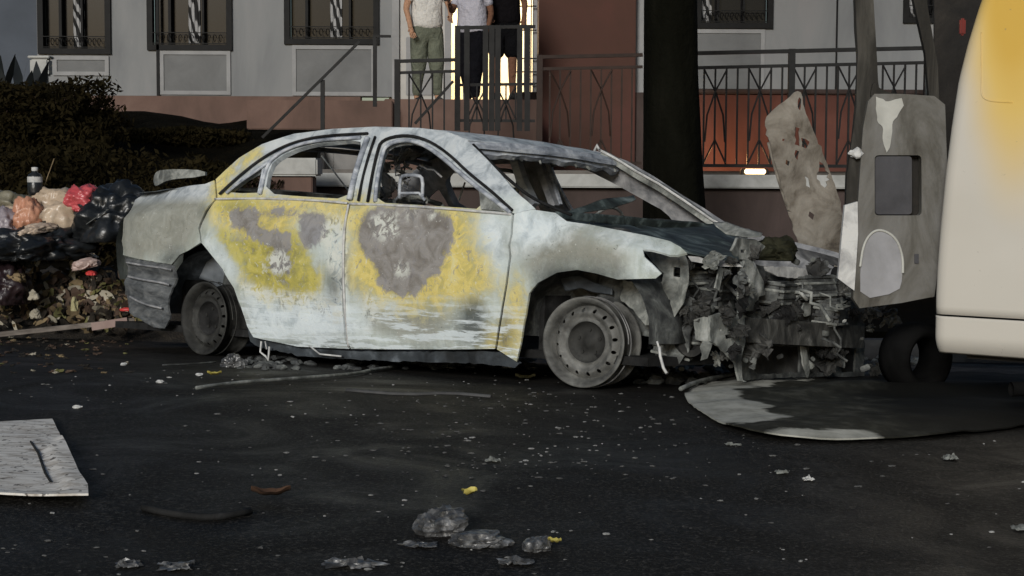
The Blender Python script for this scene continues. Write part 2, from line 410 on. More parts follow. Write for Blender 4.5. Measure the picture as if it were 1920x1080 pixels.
def wall_piece(name, x0, x1, holes, mat, z0, z1, y=0.0, th=.3):
    out = [(x0,z0),(x1,z0),(x1,z1),(x0,z1)]
    return panel(name, out, [[(h[0],h[1]),(h[2],h[1]),(h[2],h[3]),(h[0],h[3])] for h in holes], lambda a,b: Vector((a,y,b)), mat, bd, sp=3, th=-th if False else th, smooth=False, ncheck=(0,-1,0))
xA = at(70,100,BY).x; xD0 = at(742,100,BY).x; xD1 = at(1008,100,BY).x; xR0 = at(1190,100,BY).x
wall_piece('wall', xA, xD0, WR[:3], M['wallw'], base, ZT)
wall_piece('wall', xR0-.1, 9, WR[3:], M['wallw'], at(1400,176,BY).z, ZT)
wall_piece('side_wall', xA-6, xA-.003, [], M['wallblue'], base-.6, ZT, y=.06)
bm = bmesh.new(); bx(bm, (xA-1, -.05, .4), (xD0-.5, .2, base-.004)); from_bm('plinth', bm, M['brick'], bd)
bm = bmesh.new(); bx(bm, (xD1-.2, -.05, .4), (9.2, .2, at(1400,176,BY).z-.004)); from_bm('plinth', bm, M['redwall'], bd)
bm = bmesh.new(); bx(bm, (xA-6, .31, ZT-.2), (9, 8, ZT)); from_bm('roof', bm, M['wallblue'], bd)
for i,(x0,z0,x1,z1) in enumerate(WR):
    bm = bmesh.new(); t = .05
    for q in ((x0-.03,-.05,z0-.03,x1+.03,.1,z0+t),(x0-.03,-.05,z1-t,x1+.03,.1,z1+.03),(x0-.03,-.05,z0+t,x0+t,.1,z1-t),(x1-t,-.05,z0+t,x1+.03,.1,z1-t)):
        bx(bm, q[:3], q[3:])
    bx(bm, (x0+.27,-.02,z0+t), (x0+.31,.08,z1-t)); bx(bm, (x1-.40,-.015,z0+t), (x1-.37,.08,z1-t))
    wf = from_bm('window_frame', bm, M['frame'], bd)
    bm = bmesh.new(); bx(bm, (x0+t,.12,z0+t), (x1-t,.13,z1-t)); from_bm('pane', bm, M['glass'], wf)
    bm = bmesh.new(); cxm = x0 + (x1-x0)*(.54 if i < 3 else .12); n = 14
    V = [[bm.verts.new((cxm-.085+.17*k/n, .10+.012*math.sin(k*1.7), z)) for k in range(n+1)] for z in (z0+t+.02, z1-t)]
    for k in range(n): bm.faces.new((V[0][k],V[0][k+1],V[1][k+1],V[1][k]))
    from_bm('curtain', bm, M['zebra'], wf)
    bm = bmesh.new()                                    # little scrolls of the grille at the foot of the window
    for k in range(12):
        xx = x0+.12+(x1-x0-.25)*k/11; tube(bm, [(xx+.03*math.cos(a*.7)*(1-a/12), -.06, z0+.14+.05*math.sin(a*.7)) for a in range(9)], .006, 4)
    bx(bm, (x0+.05,-.066,z0+.06), (x1-.05,-.054,z0+.072)); bx(bm, (x0+.05,-.066,z0+.21), (x1-.05,-.054,z0+.222))
    from_bm('window_grille', bm, M['frame'], wf)
for (a,b,c_,d) in ((100,105,205,142),(300,95,433,178),(548,85,704,182),(1300,55,1432,176)):
    x0,z0,x1,z1 = wrect(a,b,c_,d); z0 = max(z0, base+.01)
    bm = bmesh.new(); t = .055
    for q in ((x0,-.03,z0,x1,.0,z0+t),(x0,-.03,z1-t,x1,.0,z1),(x0,-.03,z0+t,x0+t,.0,z1-t),(x1-t,-.03,z0+t,x1,.0,z1-t)): bx(bm, q[:3], q[3:])
    pf = from_bm('spandrel_frame', bm, M['trim'], bd)
    bm = bmesh.new(); bx(bm, (x0+t,-.012,z0+t), (x1-t,-.002,z1-t)); from_bm('spandrel_panel', bm, M['acpanel'], pf)
bm = bmesh.new()
for px in (1568,): a = at(px,100,BY).x; bx(bm, (a-.012,-.02,at(px,176,BY).z), (a+.012,-.001,ZT))
a = at(297,100,BY).x; bx(bm, (a-.02,-.05,base), (a+.02,-.001,4.2))
from_bm('drainpipe', bm, M['frame'], bd)
# rust-coloured entrance block standing proud of the facade
x0 = at(1010,100,21.5).x; x1 = at(1192,100,21.5).x
bm = bmesh.new(); bx(bm, (x0,-1.5,.7), (x1,.0-.06,ZT-.1), .01); from_bm('entrance_block', bm, M['redblock'], bd)
bm = bmesh.new(); bx(bm, (x0-.3,-1.4,.7), (x1+.25,-.08,at(1100,172,21.5).z), .01); from_bm('entrance_block_foot', bm, M['retwall'], bd)
x2 = at(1213,100,21.5).x; bm = bmesh.new(); bx(bm, (x1+.01,-1.3,.7), (x2,.0-.06,ZT-.1)); from_bm('corner_pier', bm, M['trim'], bd)
# lit doorway: a real recess with a lamp-lit warm interior
m, nt, bs = newmat('lit_interior_wall'); bs.inputs['Base Color'].default_value = (.78,.72,.58,1); bs.inputs['Roughness'].default_value = .9
M['interior'] = m
zf = at(900,186,21.5).z
bm = bmesh.new()
bx(bm, (xD0-.0, 2.6, zf), (xD1+.3, 2.7, 4.7)); bx(bm, (xD0-.12, .31, zf), (xD0-.02, 2.6, 4.7)); bx(bm, (xD1+.3, .31, zf), (xD1+.4, 2.7, 4.7)); bx(bm, (xD0-.12,.31,4.7),(xD1+.4,2.7,4.8)); bx(bm, (xD0-.12,.31,zf-.2),(xD1+.4,2.7,zf-.002))
from_bm('entrance_hall', bm, M['interior'], bd)
# entrance front: pale door leaf left, frames, mullions
M['doorw'] = mottled('pale_door_paint', [(.3,g3(.36,(1,.97,.9))),(.7,g3(.45,(1,.97,.9)))], 3, .7, .1, .004)
bm = bmesh.new(); xa = at(748,50,BY).x; xb = at(836,50,BY).x
bx(bm, (xa,.02,zf), (xb,.08,4.4), .01); dl = from_bm('door', bm, M['doorw'], bd)
bm = bmesh.new()
for k in range(2): bx(bm, (xa+.1,.005,zf+.12+k*1.05), (xb-.1,.019,zf+.95+k*1.05), .01)
from_bm('door_panel', bm, M['trim'], dl)
bm = bmesh.new()
for px, wd in ((742,.05),(840,.045),(872,.03),(1004,.04),(985,.02)): a = at(px,50,BY).x; bx(bm, (a-wd,-.04,zf), (a+wd,.10 if px!=985 else .01,4.5))
from_bm('door_frame', bm, M['trim'], bd)
hl = bpy.data.lights.new('hall_lamp_light', 'AREA'); hl.energy = 120; hl.size = 1.6; hl.color = (1,.84,.62)
ho = bpy.data.objects.new('hall_lamp_light', hl); sc.collection.objects.link(ho); ho.location = ((xD0+xD1)/2, BY+1.3, 4.62)
m, nt, bs = newmat('lit_lamp_diffuser'); bs.inputs['Emission Color'].default_value = (1,.8,.5,1); bs.inputs['Emission Strength'].default_value = 4
M['lamp'] = m
bm = bmesh.new(); bx(bm, ((xD0+xD1)/2-.5, 1.0, 4.64), ((xD0+xD1)/2+.5, 1.6, 4.69), .01); from_bm('ceiling_lamp', bm, M['lamp'], bd)

bm = bmesh.new(); q0 = at(972,0,22.9); 
for px in (974,985,996): a = at(px,50,22.9); bar(bm, (a.x,-.12,zf+.05), (a.x,-.12,4.4), .016)
for py in (12,57,110,135,157): a = at(968,py,22.9); b = at(1006,py,22.9); bar(bm, (a.x,-.13,a.z), (b.x,-.13,b.z), .018)
from_bm('door_grille', bm, M['frame'], bd)

# ======================= STAIRS / LANDING =======================
M['step'] = mottled('grey_step_stone', [(.3,g3(.16,(1,.97,.93))),(.7,g3(.26,(1,.97,.93)))], 3, .85, .3, .008)
st = empty('entrance_steps', (0, 20, 0)); tag(st, 'grey stone entrance steps and landing below the lit doorway', 'steps')
xs0 = at(742,200,21).x; xs1 = at(1012,200,21).x
zl = at(900,190,19.6).z
bm = bmesh.new(); bx(bm, (xs0, -.9, 1.15), (xs1-.05, 2.93, zl), .01); from_bm('landing', bm, M['brick'], st)
bm = bmesh.new(); nst = 5
for k in range(nst):
    zz = zl - (k+1)*(zl-1.15)/(nst+1)
    bx(bm, (xs0-.3*(k+1), -.88, 1.15), (xs0-.3*k-.002, .9, zz), .008)
from_bm('steps', bm, M['step'], st)
bm = bmesh.new()
p0 = at(690,188,19); p1 = at(742,205,19); bx(bm, (p0.x-1.4,-1.2, at(600,244,19).z), (p0.x+.3, -.95, at(690,190,19).z), .01)
from_bm('cheek_wall', bm, M['brick'], st)
# pale bench-like slabs seen through the rear side window
bn = empty('stone_bench', (0,14.2,0)); tag(bn, 'pale stone bench slab in front of the steps seen through the car rear window', 'bench')
a = at(455,296,14.2); b = at(600,330,14.2)
bm = bmesh.new(); bx(bm, (a.x,-.2,b.z), (b.x,.2,a.z), .015); from_bm('seat', bm, M['coping'], bn)
bm = bmesh.new(); bx(bm, (a.x+.05,-.15,gz(a.x,14)-.1-0), (b.x-.05,.15,b.z-.002), .01); from_bm('base', bm, M['brick'], bn)

# ======================= RAILINGS =======================
M['iron'] = mottled('dark_painted_iron', [(.3,g3(.006)),(.7,g3(.016))], 8, .6, .2, .003, spec=.2)
M['ironbrown'] = mottled('brown_painted_iron', [(.3,(.016,.010,.007)),(.7,(.035,.02,.015))], 8, .6, .2, .003, spec=.2)
def railing(pxa, pxb, top_a, top_b, gap, bot_z, Y, label, mat, pitch=.17, posts=(0,1), group='railing sections in front of the building', xs_every=3):
    A = at(pxa, top_a, Y); B = at(pxb, top_b, Y); n = max(2, round((B.x-A.x)/pitch)); g = gap
    r = empty('railing', (A.x, Y, bot_z)); tag(r, label, 'railing', group)
    def l(p): return Vector(p) - Vector((A.x, Y, bot_z))
    def zt(t): return lerp(A.z, B.z, t)
    bm = bmesh.new(); bar(bm, l((A.x,Y,A.z)), l((B.x,Y,B.z)), .05, .035); from_bm('top_rail', bm, mat, r)
    bm = bmesh.new(); bar(bm, l((A.x,Y,A.z-g)), l((B.x,Y,B.z-g)), .025, .03); from_bm('mid_rail', bm, mat, r); bm = bmesh.new(); bar(bm, l((A.x,Y,bot_z+.08)), l((B.x,Y,bot_z+.08)), .025, .03); from_bm('bottom_rail', bm, mat, r)
    bm = bmesh.new()
    for k in range(1, n):
        t = k/n; x = lerp(A.x,B.x,t); bar(bm, l((x,Y,bot_z+.085)), l((x,Y,zt(t)-g-.01)), .017)
    k = 1
    while k+2 <= n:                                    # crossed bars high in every third bay pair
        xa_, xb_ = lerp(A.x,B.x,k/n), lerp(A.x,B.x,(k+2)/n); za = zt(k/n)-g-.02; zb = za-.42
        tube(bm, [l((xa_,Y-.012,za)), l((lerp(xa_,xb_,.5),Y-.012,za-.2)), l((lerp(xa_,xb_,.86),Y-.012,zb)), l((xb_-.01,Y-.012,zb-.25))], .009, 5)
        tube(bm, [l((xb_,Y-.022,za)), l((lerp(xa_,xb_,.5),Y-.022,za-.2)), l((lerp(xa_,xb_,.14),Y-.022,zb)), l((xa_+.01,Y-.022,zb-.25))], .009, 5)
        z2 = bot_z+.1
        tube(bm, [l((xa_,Y-.012,z2)), l((lerp(xa_,xb_,.5),Y-.012,z2+.22))], .009, 5); tube(bm, [l((xb_,Y-.022,z2)), l((lerp(xa_,xb_,.5),Y-.022,z2+.22))], .009, 5)
        k += xs_every+1
    from_bm('balusters', bm, mat, r)
    for t in posts:
        x = lerp(A.x,B.x,t); bm = bmesh.new(); bar(bm, l((x,Y,bot_z-.03)), l((x,Y,zt(t)+.02)), .06); from_bm('post', bm, mat, r)
    return r
railing(745, 855, 115, 112, .12, 1.15, 17, 'short low railing section left of the tall post below the doorway', M['iron'], .115, posts=(0,))
railing(858, 1004, 52, 50, .62, at(900,240,17.6).z, 17.6, 'tall railing of the landing right in front of the standing people', M['iron'], .105, posts=(0,.12,.36,.44,.52,.8,.9), xs_every=2)
railing(1012, 1205, 107, 103, .12, 1.15, 16.4, 'brown railing section in front of the rust-red block left of the tree', M['ironbrown'], .10, posts=(0,))
railing(1300, 1740, 100, 90, .135, 1.12, 15.05, 'long dark railing with crossed bars above the retaining wall right of the tree', M['iron'], .105, posts=(.42,1))
def handrail(pts, Y, label, posts):
    a = at(*pts[0], Y); o = empty('handrail', a); tag(o, label, 'handrail')
    bm = bmesh.new(); P = [at(x,y,Y)-a for x,y in pts]
    for u, v in zip(P, P[1:]): bar(bm, u, v, .026, .026)
    from_bm('rail', bm, M['iron'], o)
    for (x, y0, y1) in posts:
        bm = bmesh.new(); bar(bm, at(x,y0,Y+.02)-a, at(x,y1,Y+.02)-a, .04); from_bm('post', bm, M['iron'], o)
    return o
handrail([(492,258),(674,78)], 15.8, 'black sloping stair handrail rising across the pale wall panel', [(605,150,320)])
handrail([(705,68),(733,68)], 16.6, 'short level handrail on a tall post beside the sloping rail', [(703,65,200)])
handrail([(778,232),(850,152)], 16.2, 'short sloping handrail behind the low railing left of the doorway', [])

# small ground floodlight on the ledge
fl = empty('floodlight', at(1417,322,15.0)); tag(fl, 'small lit floodlight lying on the coping at the foot of the railing', 'floodlight')
bm = bmesh.new(); bx(bm, (-.13,.05,-.05), (.13,.14,.03), .01); from_bm('housing', bm, M['iron'], fl)
m, nt, bs = newmat('lit_flood_lens'); bs.inputs['Emission Color'].default_value = (1,.66,.30,1); bs.inputs['Emission Strength'].default_value = 4
bm = bmesh.new(); bx(bm, (-.10,-.0,-.022), (.095,.049,.026), .01); from_bm('lens', bm, m, fl)
pl = bpy.data.lights.new('floodlight_light', 'POINT'); pl.energy = 9; pl.color = (1,.50,.2); pl.shadow_soft_size = .05
po = bpy.data.objects.new('floodlight_light', pl); sc.collection.objects.link(po); po.parent = fl; po.location = (-.16,.42,.10)

# low red wall right behind the railing that the floodlight washes
wl = empty('low_red_wall', (6, 15.9, 0)); tag(wl, 'low rust-red rendered wall close behind the railing, lit orange by the floodlight', 'wall')
a = at(1012,176,16.9); b = at(1800,176,15.9); e_ = at(1300,176,15.9)
bm = bmesh.new(); bx(bm, (e_.x-6-.1, 0, .9), (b.x-6, .22, e_.z), .01); from_bm('wall_face', bm, M['redwall'], wl)
bm = bmesh.new(); bx(bm, (e_.x-6-.12, -.03, e_.z+.002), (b.x-6, .25, e_.z+.05), .01); from_bm('wall_cap', bm, M['retwall'], wl)
# ======================= TREE =======================
M['bark'] = mottled('shade_darkened_bark', [(.3,(.0025,.0025,.0015)),(.6,(.006,.006,.004)),(.8,(.012,.011,.008))], 5, .95, .8, .03, stretch=(1,1,.2), bscale=14, spec=.04)  # bark coloured near black to stand in for weak light on the trunk
M['leafdark'] = mottled('dark_leaf', [(.3,(.010,.018,.004)),(.7,(.03,.04,.01))], 3, .7, .1, .01)
TY = 12.4; tb = at(1262,520,TY); tr = empty('street_tree', (tb.x, TY, gz(tb.x,TY)))
tag(tr, 'thick shade-darkened tree trunk between the car windscreen and the railing', 'tree')
bm = bmesh.new(); prof = [(-.1,.42),(.1,.32),(.3,.275),(.8,.245),(1.4,.225),(2.2,.21),(3.2,.20),(5,.19),(7.6,.17)]
rings = []; n = 28
lean = (at(1258,0,TY).x-at(1264,400,TY).x)/(at(0,0,TY).z-at(0,400,TY).z)
for z, r in [(z0+(z1-z0)*k/6, r0+(r1-r0)*k/6) for (z0,r0),(z1,r1) in zip(prof,prof[1:]) for k in range(6)]:
    rings.append([bm.verts.new((lean*(z-1.1)+math.cos(a)*r*(1+.10*noise.noise(Vector((math.cos(a)*2,math.sin(a)*2,z*.7)))+.03*noise.noise(Vector((math.cos(a)*8,math.sin(a)*8,z*2)))), math.sin(a)*r, z)) for a in [2*math.pi*k/n for k in range(n)]])
for a, b in zip(rings, rings[1:]):
    for k in range(n): bm.faces.new((a[k],a[(k+1)%n],b[(k+1)%n],b[k]))
for k in range(6):
    an = k*1.05+.4; tube(bm, [(lean*7,0,7.0+.1*k), (math.cos(an)*.6,math.sin(an)*.7,8.3), (math.cos(an)*1.5,math.sin(an)*1.5,9.6)], .1, 8, .03)
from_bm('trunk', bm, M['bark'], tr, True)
bm = bmesh.new()
def leafcard(bm, c, s, rnd=random):
    u = Vector((rnd.uniform(-1,1),rnd.uniform(-1,1),rnd.uniform(-1,1))).normalized(); v = u.cross(Vector((rnd.uniform(-1,1),rnd.uniform(-1,1),rnd.uniform(-1,1)))).normalized()
    a = c-u*s; b = c+v*s*.4; d = c+u*s; e = c-v*s*.4
    bm.faces.new([bm.verts.new(q) for q in (a,b,d,e)])
for i in range(4500):
    d = Vector((random.gauss(0,1),random.gauss(0,1),random.gauss(0,.6))); d = d.normalized()*random.uniform(.3,1)**.6
    if noise.noise(d*2.3) < -.05: continue
    leafcard(bm, Vector((d.x*2.2, d.y*2.0, 9.8+d.z*1.6)), .10)
from_bm('crown', bm, M['leafdark'], tr)

# ======================= HEDGE AND SHRUBS =======================
M['hedge'] = mottled('dark_hedge_leaf', [(.3,(.006,.005,.002)),(.5,(.012,.0095,.0035)),(.7,(.024,.018,.007)),(.85,(.038,.029,.012))], 2.2, .9, .1, .01, spec=.06)
M['twig'] = mottled('dark_twig', [(.3,(.006,.005,.003)),(.7,(.015,.011,.007))], 6, .9, .3, .01)
def shrub(name, label, cat, c, size, n, leaf, mat, seed, boxy=0, group=None):
    r = random.Random(seed); o = empty(name, c); tag(o, label, cat, group); bm = bmesh.new()
    for i in range(n):
        d = Vector((r.gauss(0,1),r.gauss(0,1),r.gauss(0,1))).normalized()
        if boxy: mx = max(abs(d.x),abs(d.y),abs(d.z)); d = d.lerp(d/mx, boxy)
        k = r.uniform(.0,1)**.33*(1+.22*noise.noise(d*2.5+Vector((seed,0,0)))+.1*noise.noise(d*7))
        leafcard(bm, Vector((d.x*size[0]*k, d.y*size[1]*k, size[2]*(1+d.z*k)-.08)), leaf*r.uniform(.6,1.3), r)
    from_bm('foliage', bm, mat, o)
    bm = bmesh.new()
    for i in range(7): tube(bm, [(r.uniform(-.2,.2)*size[0],r.uniform(-.2,.2),-.1), (r.uniform(-.7,.7)*size[0], r.uniform(-.5,.5)*size[1], size[2]*1.3)], .014, 5, .005)
    from_bm('stem', bm, M['twig'], o); return o
def shr_px(name,label,cat,x0,x1,ytop,Y,n,leaf,mat,seed,boxy=0,dy=.8, zb=None):
    a = at(x0,ytop,Y); b = at(x1,ytop,Y); cx = (a.x+b.x)/2; z0 = bedz(cx,Y)-.05 if zb is None else zb
    return shrub(name,label,cat,(cx,Y,z0),((b.x-a.x)/2,dy,(a.z-z0)/2),n,leaf,mat,seed,boxy)
shr_px('hedge','dense dark clipped hedge at the left edge below the first window','hedge',-330,205,140,17.5,42000,.038,M['hedge'],3,.8)
shr_px('shrub','low dark green rounded shrub against the brown plinth behind the car rear','shrub',215,470,228,19.5,9000,.04,M['hedge'],5,.3,.5)
shr_px('shrub','wide low dark shrub mass behind the garbage heap','shrub',-150,330,255,14.5,14000,.036,M['hedge'],8,.5,.8)
shr_px('shrub','dark low shrub half hidden behind the sloping rear window of the car','shrub',240,520,285,14.0,12000,.032,M['hedge'],9,.5,.6)
# small potted plant leaves against the shade-toned side wall, pale lantern box
pt = at(30,125,18.4)
M['plantleaf'] = mottled('dark_broad_leaf', [(.3,(.006,.008,.010)),(.7,(.015,.02,.02))], 4, .6, .1, .01)
o = empty('leafy_plant', (pt.x,18.4,pt.z-.5)); tag(o, 'dark broad-leaved plant poking above the hedge at the left edge', 'plant')
bm = bmesh.new(); r = random.Random(4)
for i in range(16):
    an = r.uniform(0,6.28); L_ = r.uniform(.35,.6); t = r.uniform(.15,.45); u = Vector((math.cos(an)*t,math.sin(an)*t,1)).normalized(); s = u.cross(Vector((0,0,1))).normalized(); b0 = Vector((r.uniform(-.35,.35),0,.15))
    ws = [.01,.05,.06,.035,.004]; V = [[bm.verts.new(b0+u*L_*k/4+Vector((0,0,-.05*(k/4)**2))+s*sg*ws[k]) for sg in (-1,1)] for k in range(5)]
    for k in range(4): bm.faces.new((V[k][0],V[k][1],V[k+1][1],V[k+1][0]))
from_bm('leaves', bm, M['plantleaf'], o)
bm = bmesh.new(); tube(bm, [(0,0,-.4),(.02,0,.3)], .02, 6); from_bm('stem', bm, M['twig'], o)
a = at(77,120,19); o = empty('garden_lantern', (a.x,19,a.z-.8)); tag(o, 'pale boxy garden lantern standing just above the hedge top', 'lantern')
bm = bmesh.new(); bx(bm, (-.11,-.09,.66), (.11,.09,.86), .02); bx(bm, (-.13,-.11,.861), (.13,.11,.89), .01); from_bm('lamp_housing', bm, M['coping'], o)
bm = bmesh.new(); bx(bm, (-.02,-.02,0), (.02,.02,.658)); from_bm('pole', bm, M['iron'], o)
M['olivedark'] = mottled('olive_black', [(.3,(.012,.012,.006)),(.6,(.03,.03,.016)),(.8,(.08,.08,.05))], 8, .8, .4, .01, spec=.2)
M['bumperm'] = mottled('grey_blue_bumper_remains', [(.3,g3(.04,(.9,.98,1.05))),(.45,g3(.09,(.92,.99,1.05))),(.6,g3(.15,(.95,1,1.03))),(.75,g3(.24))], 13, .75, .7, .012, stretch=(.6,1,2.2))
M['burnt2'] = mottled('sooty_beam_metal', [(.3,g3(.02)),(.48,g3(.05,(1,1,.93))),(.6,g3(.10,(1,1,.93))),(.72,g3(.26,(1,1,.95)))], 6, .8, .6, .012, spec=.2, dist=1.2)
M['burntdim'] = mottled('dim_burnt_metal', [(.3,g3(.02)),(.5,g3(.04,(1,1,.95))),(.7,g3(.085,(1,1,.95)))], 7, .8, .4, .01, spec=.2)

# ======================= BURNT CAR =======================
PATCH['yel'] = [S(smoothpoly(P)) for P in [
  [(398,372),(425,368),(560,372),(700,378),(705,392),(660,400),(640,412),(612,398),(560,398),(548,420),(552,452),(566,478),(560,505),(592,512),(596,540),(560,550),(510,545),(470,535),(462,508),(470,480),(440,452),(415,425),(396,400)],
  [(652,392),(690,388),(820,386),(880,392),(878,430),(888,470),(905,480),(918,520),(912,552),(860,560),(815,575),(760,572),(700,560),(668,532),(656,500),(668,470),(658,430)],
  [(398,372),(402,335),(425,312),(438,318),(420,345),(424,372)], [(446,300),(474,284),(486,288),(470,302),(448,308)],
  [(912,632),(938,616),(958,590),(972,600),(962,640),(950,665),(920,664)], [(952,545),(975,535),(975,590),(958,585)],
  [(770,372),(830,372),(835,382),(770,380)]]]
PATCH['gry'] = [S(smoothpoly(P)) for P in [
  [(428,392),(455,386),(480,392),(497,405),(482,418),(500,430),(522,432),(548,440),(545,478),(522,480),(508,462),(480,448),(455,436),(430,418)],
  [(505,480),(522,470),(545,478),(552,500),(540,516),(518,516),(504,500)],
  [(690,388),(760,386),(836,390),(850,420),(852,455),(836,482),(828,512),(805,520),(790,545),(765,556),(730,552),(706,532),(702,500),(690,482),(672,464),(668,432),(680,408)],
  [(560,400),(600,395),(615,420),(600,455),(575,470),(562,440)],
  [(440,395),(560,392),(556,402),(520,410),(470,402)]]]
PATCH['pal'] = [S(smoothpoly(P)) for P in [
  [(610,378),(655,382),(650,430),(645,520),(650,590),(690,600),(685,630),(600,640),(480,622),(455,600),(460,560),(500,560),(590,575),(628,545),(632,470),(625,420)],
  [(960,372),(1040,392),(1110,412),(1080,425),(1040,455),(1000,470),(965,480),(958,440)],
  [(885,400),(950,405),(955,460),(945,520),(905,500),(890,440)],
  [(700,238),(830,244),(900,290),(960,360),(1000,390),(965,398),(915,355),(870,305),(820,262),(700,250)],
  [(380,440),(430,480),(450,530),(430,510),(395,470)], [(1110,425),(1250,452),(1240,520),(1190,500),(1215,480),(1160,455)],
  [(560,565),(640,560),(640,650),(560,640)]]]
PATCH['oli'] = [S(smoothpoly(P)) for P in [[(240,350),(395,335),(398,372),(380,420),(350,470),(230,500),(220,430),(245,372)],[(1010,440),(1080,425),(1150,445),(1175,480),(1150,515),(1060,500),(1000,520),(985,480)],[(700,565),(830,572),(860,600),(800,640),(700,610)]]]
PATCH['mus'] = [S(smoothpoly(P)) for P in [[(400,425),(450,445),(500,440),(560,430),(575,470),(598,512),(598,548),(560,552),(510,548),(470,536),(452,500),(430,470)],[(405,372),(500,378),(470,395),(410,400)]]]
PATCH['scr'] = [S(smoothpoly(P)) for P in [[(690,416),(712,407),(742,403),(740,420),(748,440),(722,444),(700,434)],[(742,500),(760,496),(764,512),(746,514)],[(765,400),(776,398),(776,406),(766,406)],[(806,398),(818,400),(816,408),(806,408)],[(690,555),(700,560),(712,590),(696,600),(684,580)],[(500,480),(530,470),(548,500),(530,515),(506,505)],[(600,430),(640,400),(648,520),(640,610),(622,600),(625,500)],[(452,530),(500,548),(640,560),(640,580),(560,575),(460,556)]]]
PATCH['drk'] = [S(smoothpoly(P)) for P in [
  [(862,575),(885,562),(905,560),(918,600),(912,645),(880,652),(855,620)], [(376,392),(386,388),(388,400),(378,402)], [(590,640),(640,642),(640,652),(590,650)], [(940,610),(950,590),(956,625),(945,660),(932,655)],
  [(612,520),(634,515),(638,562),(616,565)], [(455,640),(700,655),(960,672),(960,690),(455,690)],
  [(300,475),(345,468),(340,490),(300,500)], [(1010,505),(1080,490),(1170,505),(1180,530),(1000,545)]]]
m, nt, bs = newmat('scorched_car_paint')
def attr(k):
    n = nt.nodes.new('ShaderNodeAttribute'); n.attribute_name = k; return n.outputs['Fac']
n1 = nz(nt, 11, 6, .65, .6); n2 = nz(nt, 42, 5, .7, .4); n3 = nz(nt, 3.2, 4, .6, .5); streak = nz(nt, 9, 5, .6, .2, stretch=(3.2,1,.5))
def mask(k, amp, lo, hi, warp=n1):
    v = mth(nt, 'ADD', attr(k), mth(nt,'MULTIPLY', mth(nt,'SUBTRACT', warp, .5), amp))
    v = mth(nt, 'ADD', v, mth(nt,'MULTIPLY', mth(nt,'SUBTRACT', n2, .5), amp*.35))
    mr = nt.nodes.new('ShaderNodeMapRange'); mr.inputs['From Min'].default_value = lo; mr.inputs['From Max'].default_value = hi; nt.links.new(v, mr.inputs[0]); return mr.outputs[0]
basec = ramp(nt, n3, [(.30,(.27,.28,.24)),(.42,(.39,.43,.38)),(.5,(.46,.50,.46)),(.58,(.52,.58,.55)),(.75,(.49,.51,.42))])
basec = mixc(nt, mth(nt,'MULTIPLY', ramp(nt, streak, [(.45,g3(0)),(.7,g3(1))]), .55), basec, (.60,.66,.65))
basec = mixc(nt, mth(nt,'MULTIPLY',mask('oli', .22, -.08, .06),.9), basec, ramp(nt, n1, [(.3,(.20,.20,.165)),(.5,(.28,.28,.24)),(.7,(.36,.36,.32))]))
basec = mixc(nt, mask('pal', .16, -.05, .07), basec, ramp(nt, n1, [(.3,(.42,.49,.53)),(.45,(.60,.67,.70)),(.55,(.70,.77,.79)),(.7,(.76,.81,.81))]))
basec = mixc(nt, mth(nt,'MULTIPLY',mask('yel', .20, -.12, .02),.6), basec, (.50,.50,.33))
basec = mixc(nt, mth(nt,'MULTIPLY',mask('yel', .30, -.075, .045),.9), basec, ramp(nt, n1, [(.30,(.40,.34,.11)),(.42,(.55,.46,.13)),(.52,(.72,.58,.16)),(.62,(.70,.61,.26)),(.72,(.66,.64,.38)),(.85,(.6,.62,.48))]))
basec = mixc(nt, mth(nt,'MULTIPLY',mask('mus', .2, -.03, .03),.85), basec, ramp(nt, n1, [(.30,(.20,.18,.10)),(.44,(.36,.33,.08)),(.58,(.52,.46,.10)),(.75,(.56,.52,.24))]))
n4 = nz(nt, 17, 6, .7, 1.2)
anyel = mth(nt,'MAXIMUM', mask('yel', .2, -.03, .03), mask('mus', .2, -.06, .03))
basec = mixc(nt, mth(nt,'MULTIPLY', anyel, ramp(nt, n4, [(.58,g3(0)),(.62,g3(.7))])), basec, (.30,.29,.27))
basec = mixc(nt, mth(nt,'MULTIPLY', anyel, ramp(nt, n4, [(.36,g3(.7)),(.40,g3(0))])), basec, (.66,.68,.60))
basec = mixc(nt, mth(nt,'MULTIPLY',mask('gry', .16, -.012, .012),.93), basec, ramp(nt, n1, [(.3,(.15,.135,.13)),(.45,(.215,.205,.21)),(.55,(.27,.265,.28)),(.68,(.30,.28,.27)),(.8,(.5,.46,.33))]))
basec = mixc(nt, mth(nt,'MULTIPLY', mask('scr', .10, -.03, .01), ramp(nt, n4, [(.47,g3(0)),(.51,g3(.9))])), basec, (.66,.68,.62))
basec = mixc(nt, mth(nt,'MULTIPLY', mth(nt,'MULTIPLY', mask('scr', .10, -.05, .0), ramp(nt, n4, [(.40,g3(.8)),(.43,g3(0))])), .8), basec, (.16,.16,.16))
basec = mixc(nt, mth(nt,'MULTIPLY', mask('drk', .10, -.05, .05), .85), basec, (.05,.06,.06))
sep = nt.nodes.new('ShaderNodeSeparateXYZ'); tc = nt.nodes.new('ShaderNodeTexCoord'); nt.links.new(tc.outputs['Object'], sep.inputs[0])
flake = mth(nt,'GREATER_THAN', n2, .66)
basec = mixc(nt, mth(nt,'MULTIPLY', flake, .55), basec, (.72,.74,.70))
pit_ = mth(nt,'LESS_THAN', n2, .325)
basec = mixc(nt, mth(nt,'MULTIPLY', pit_, .75), basec, (.06,.055,.05))
zt_ = nt.nodes.new('ShaderNodeMapRange'); nt.links.new(sep.outputs['Z'], zt_.inputs[0]); zt_.inputs['From Min'].default_value = .87; zt_.inputs['From Max'].default_value = .93
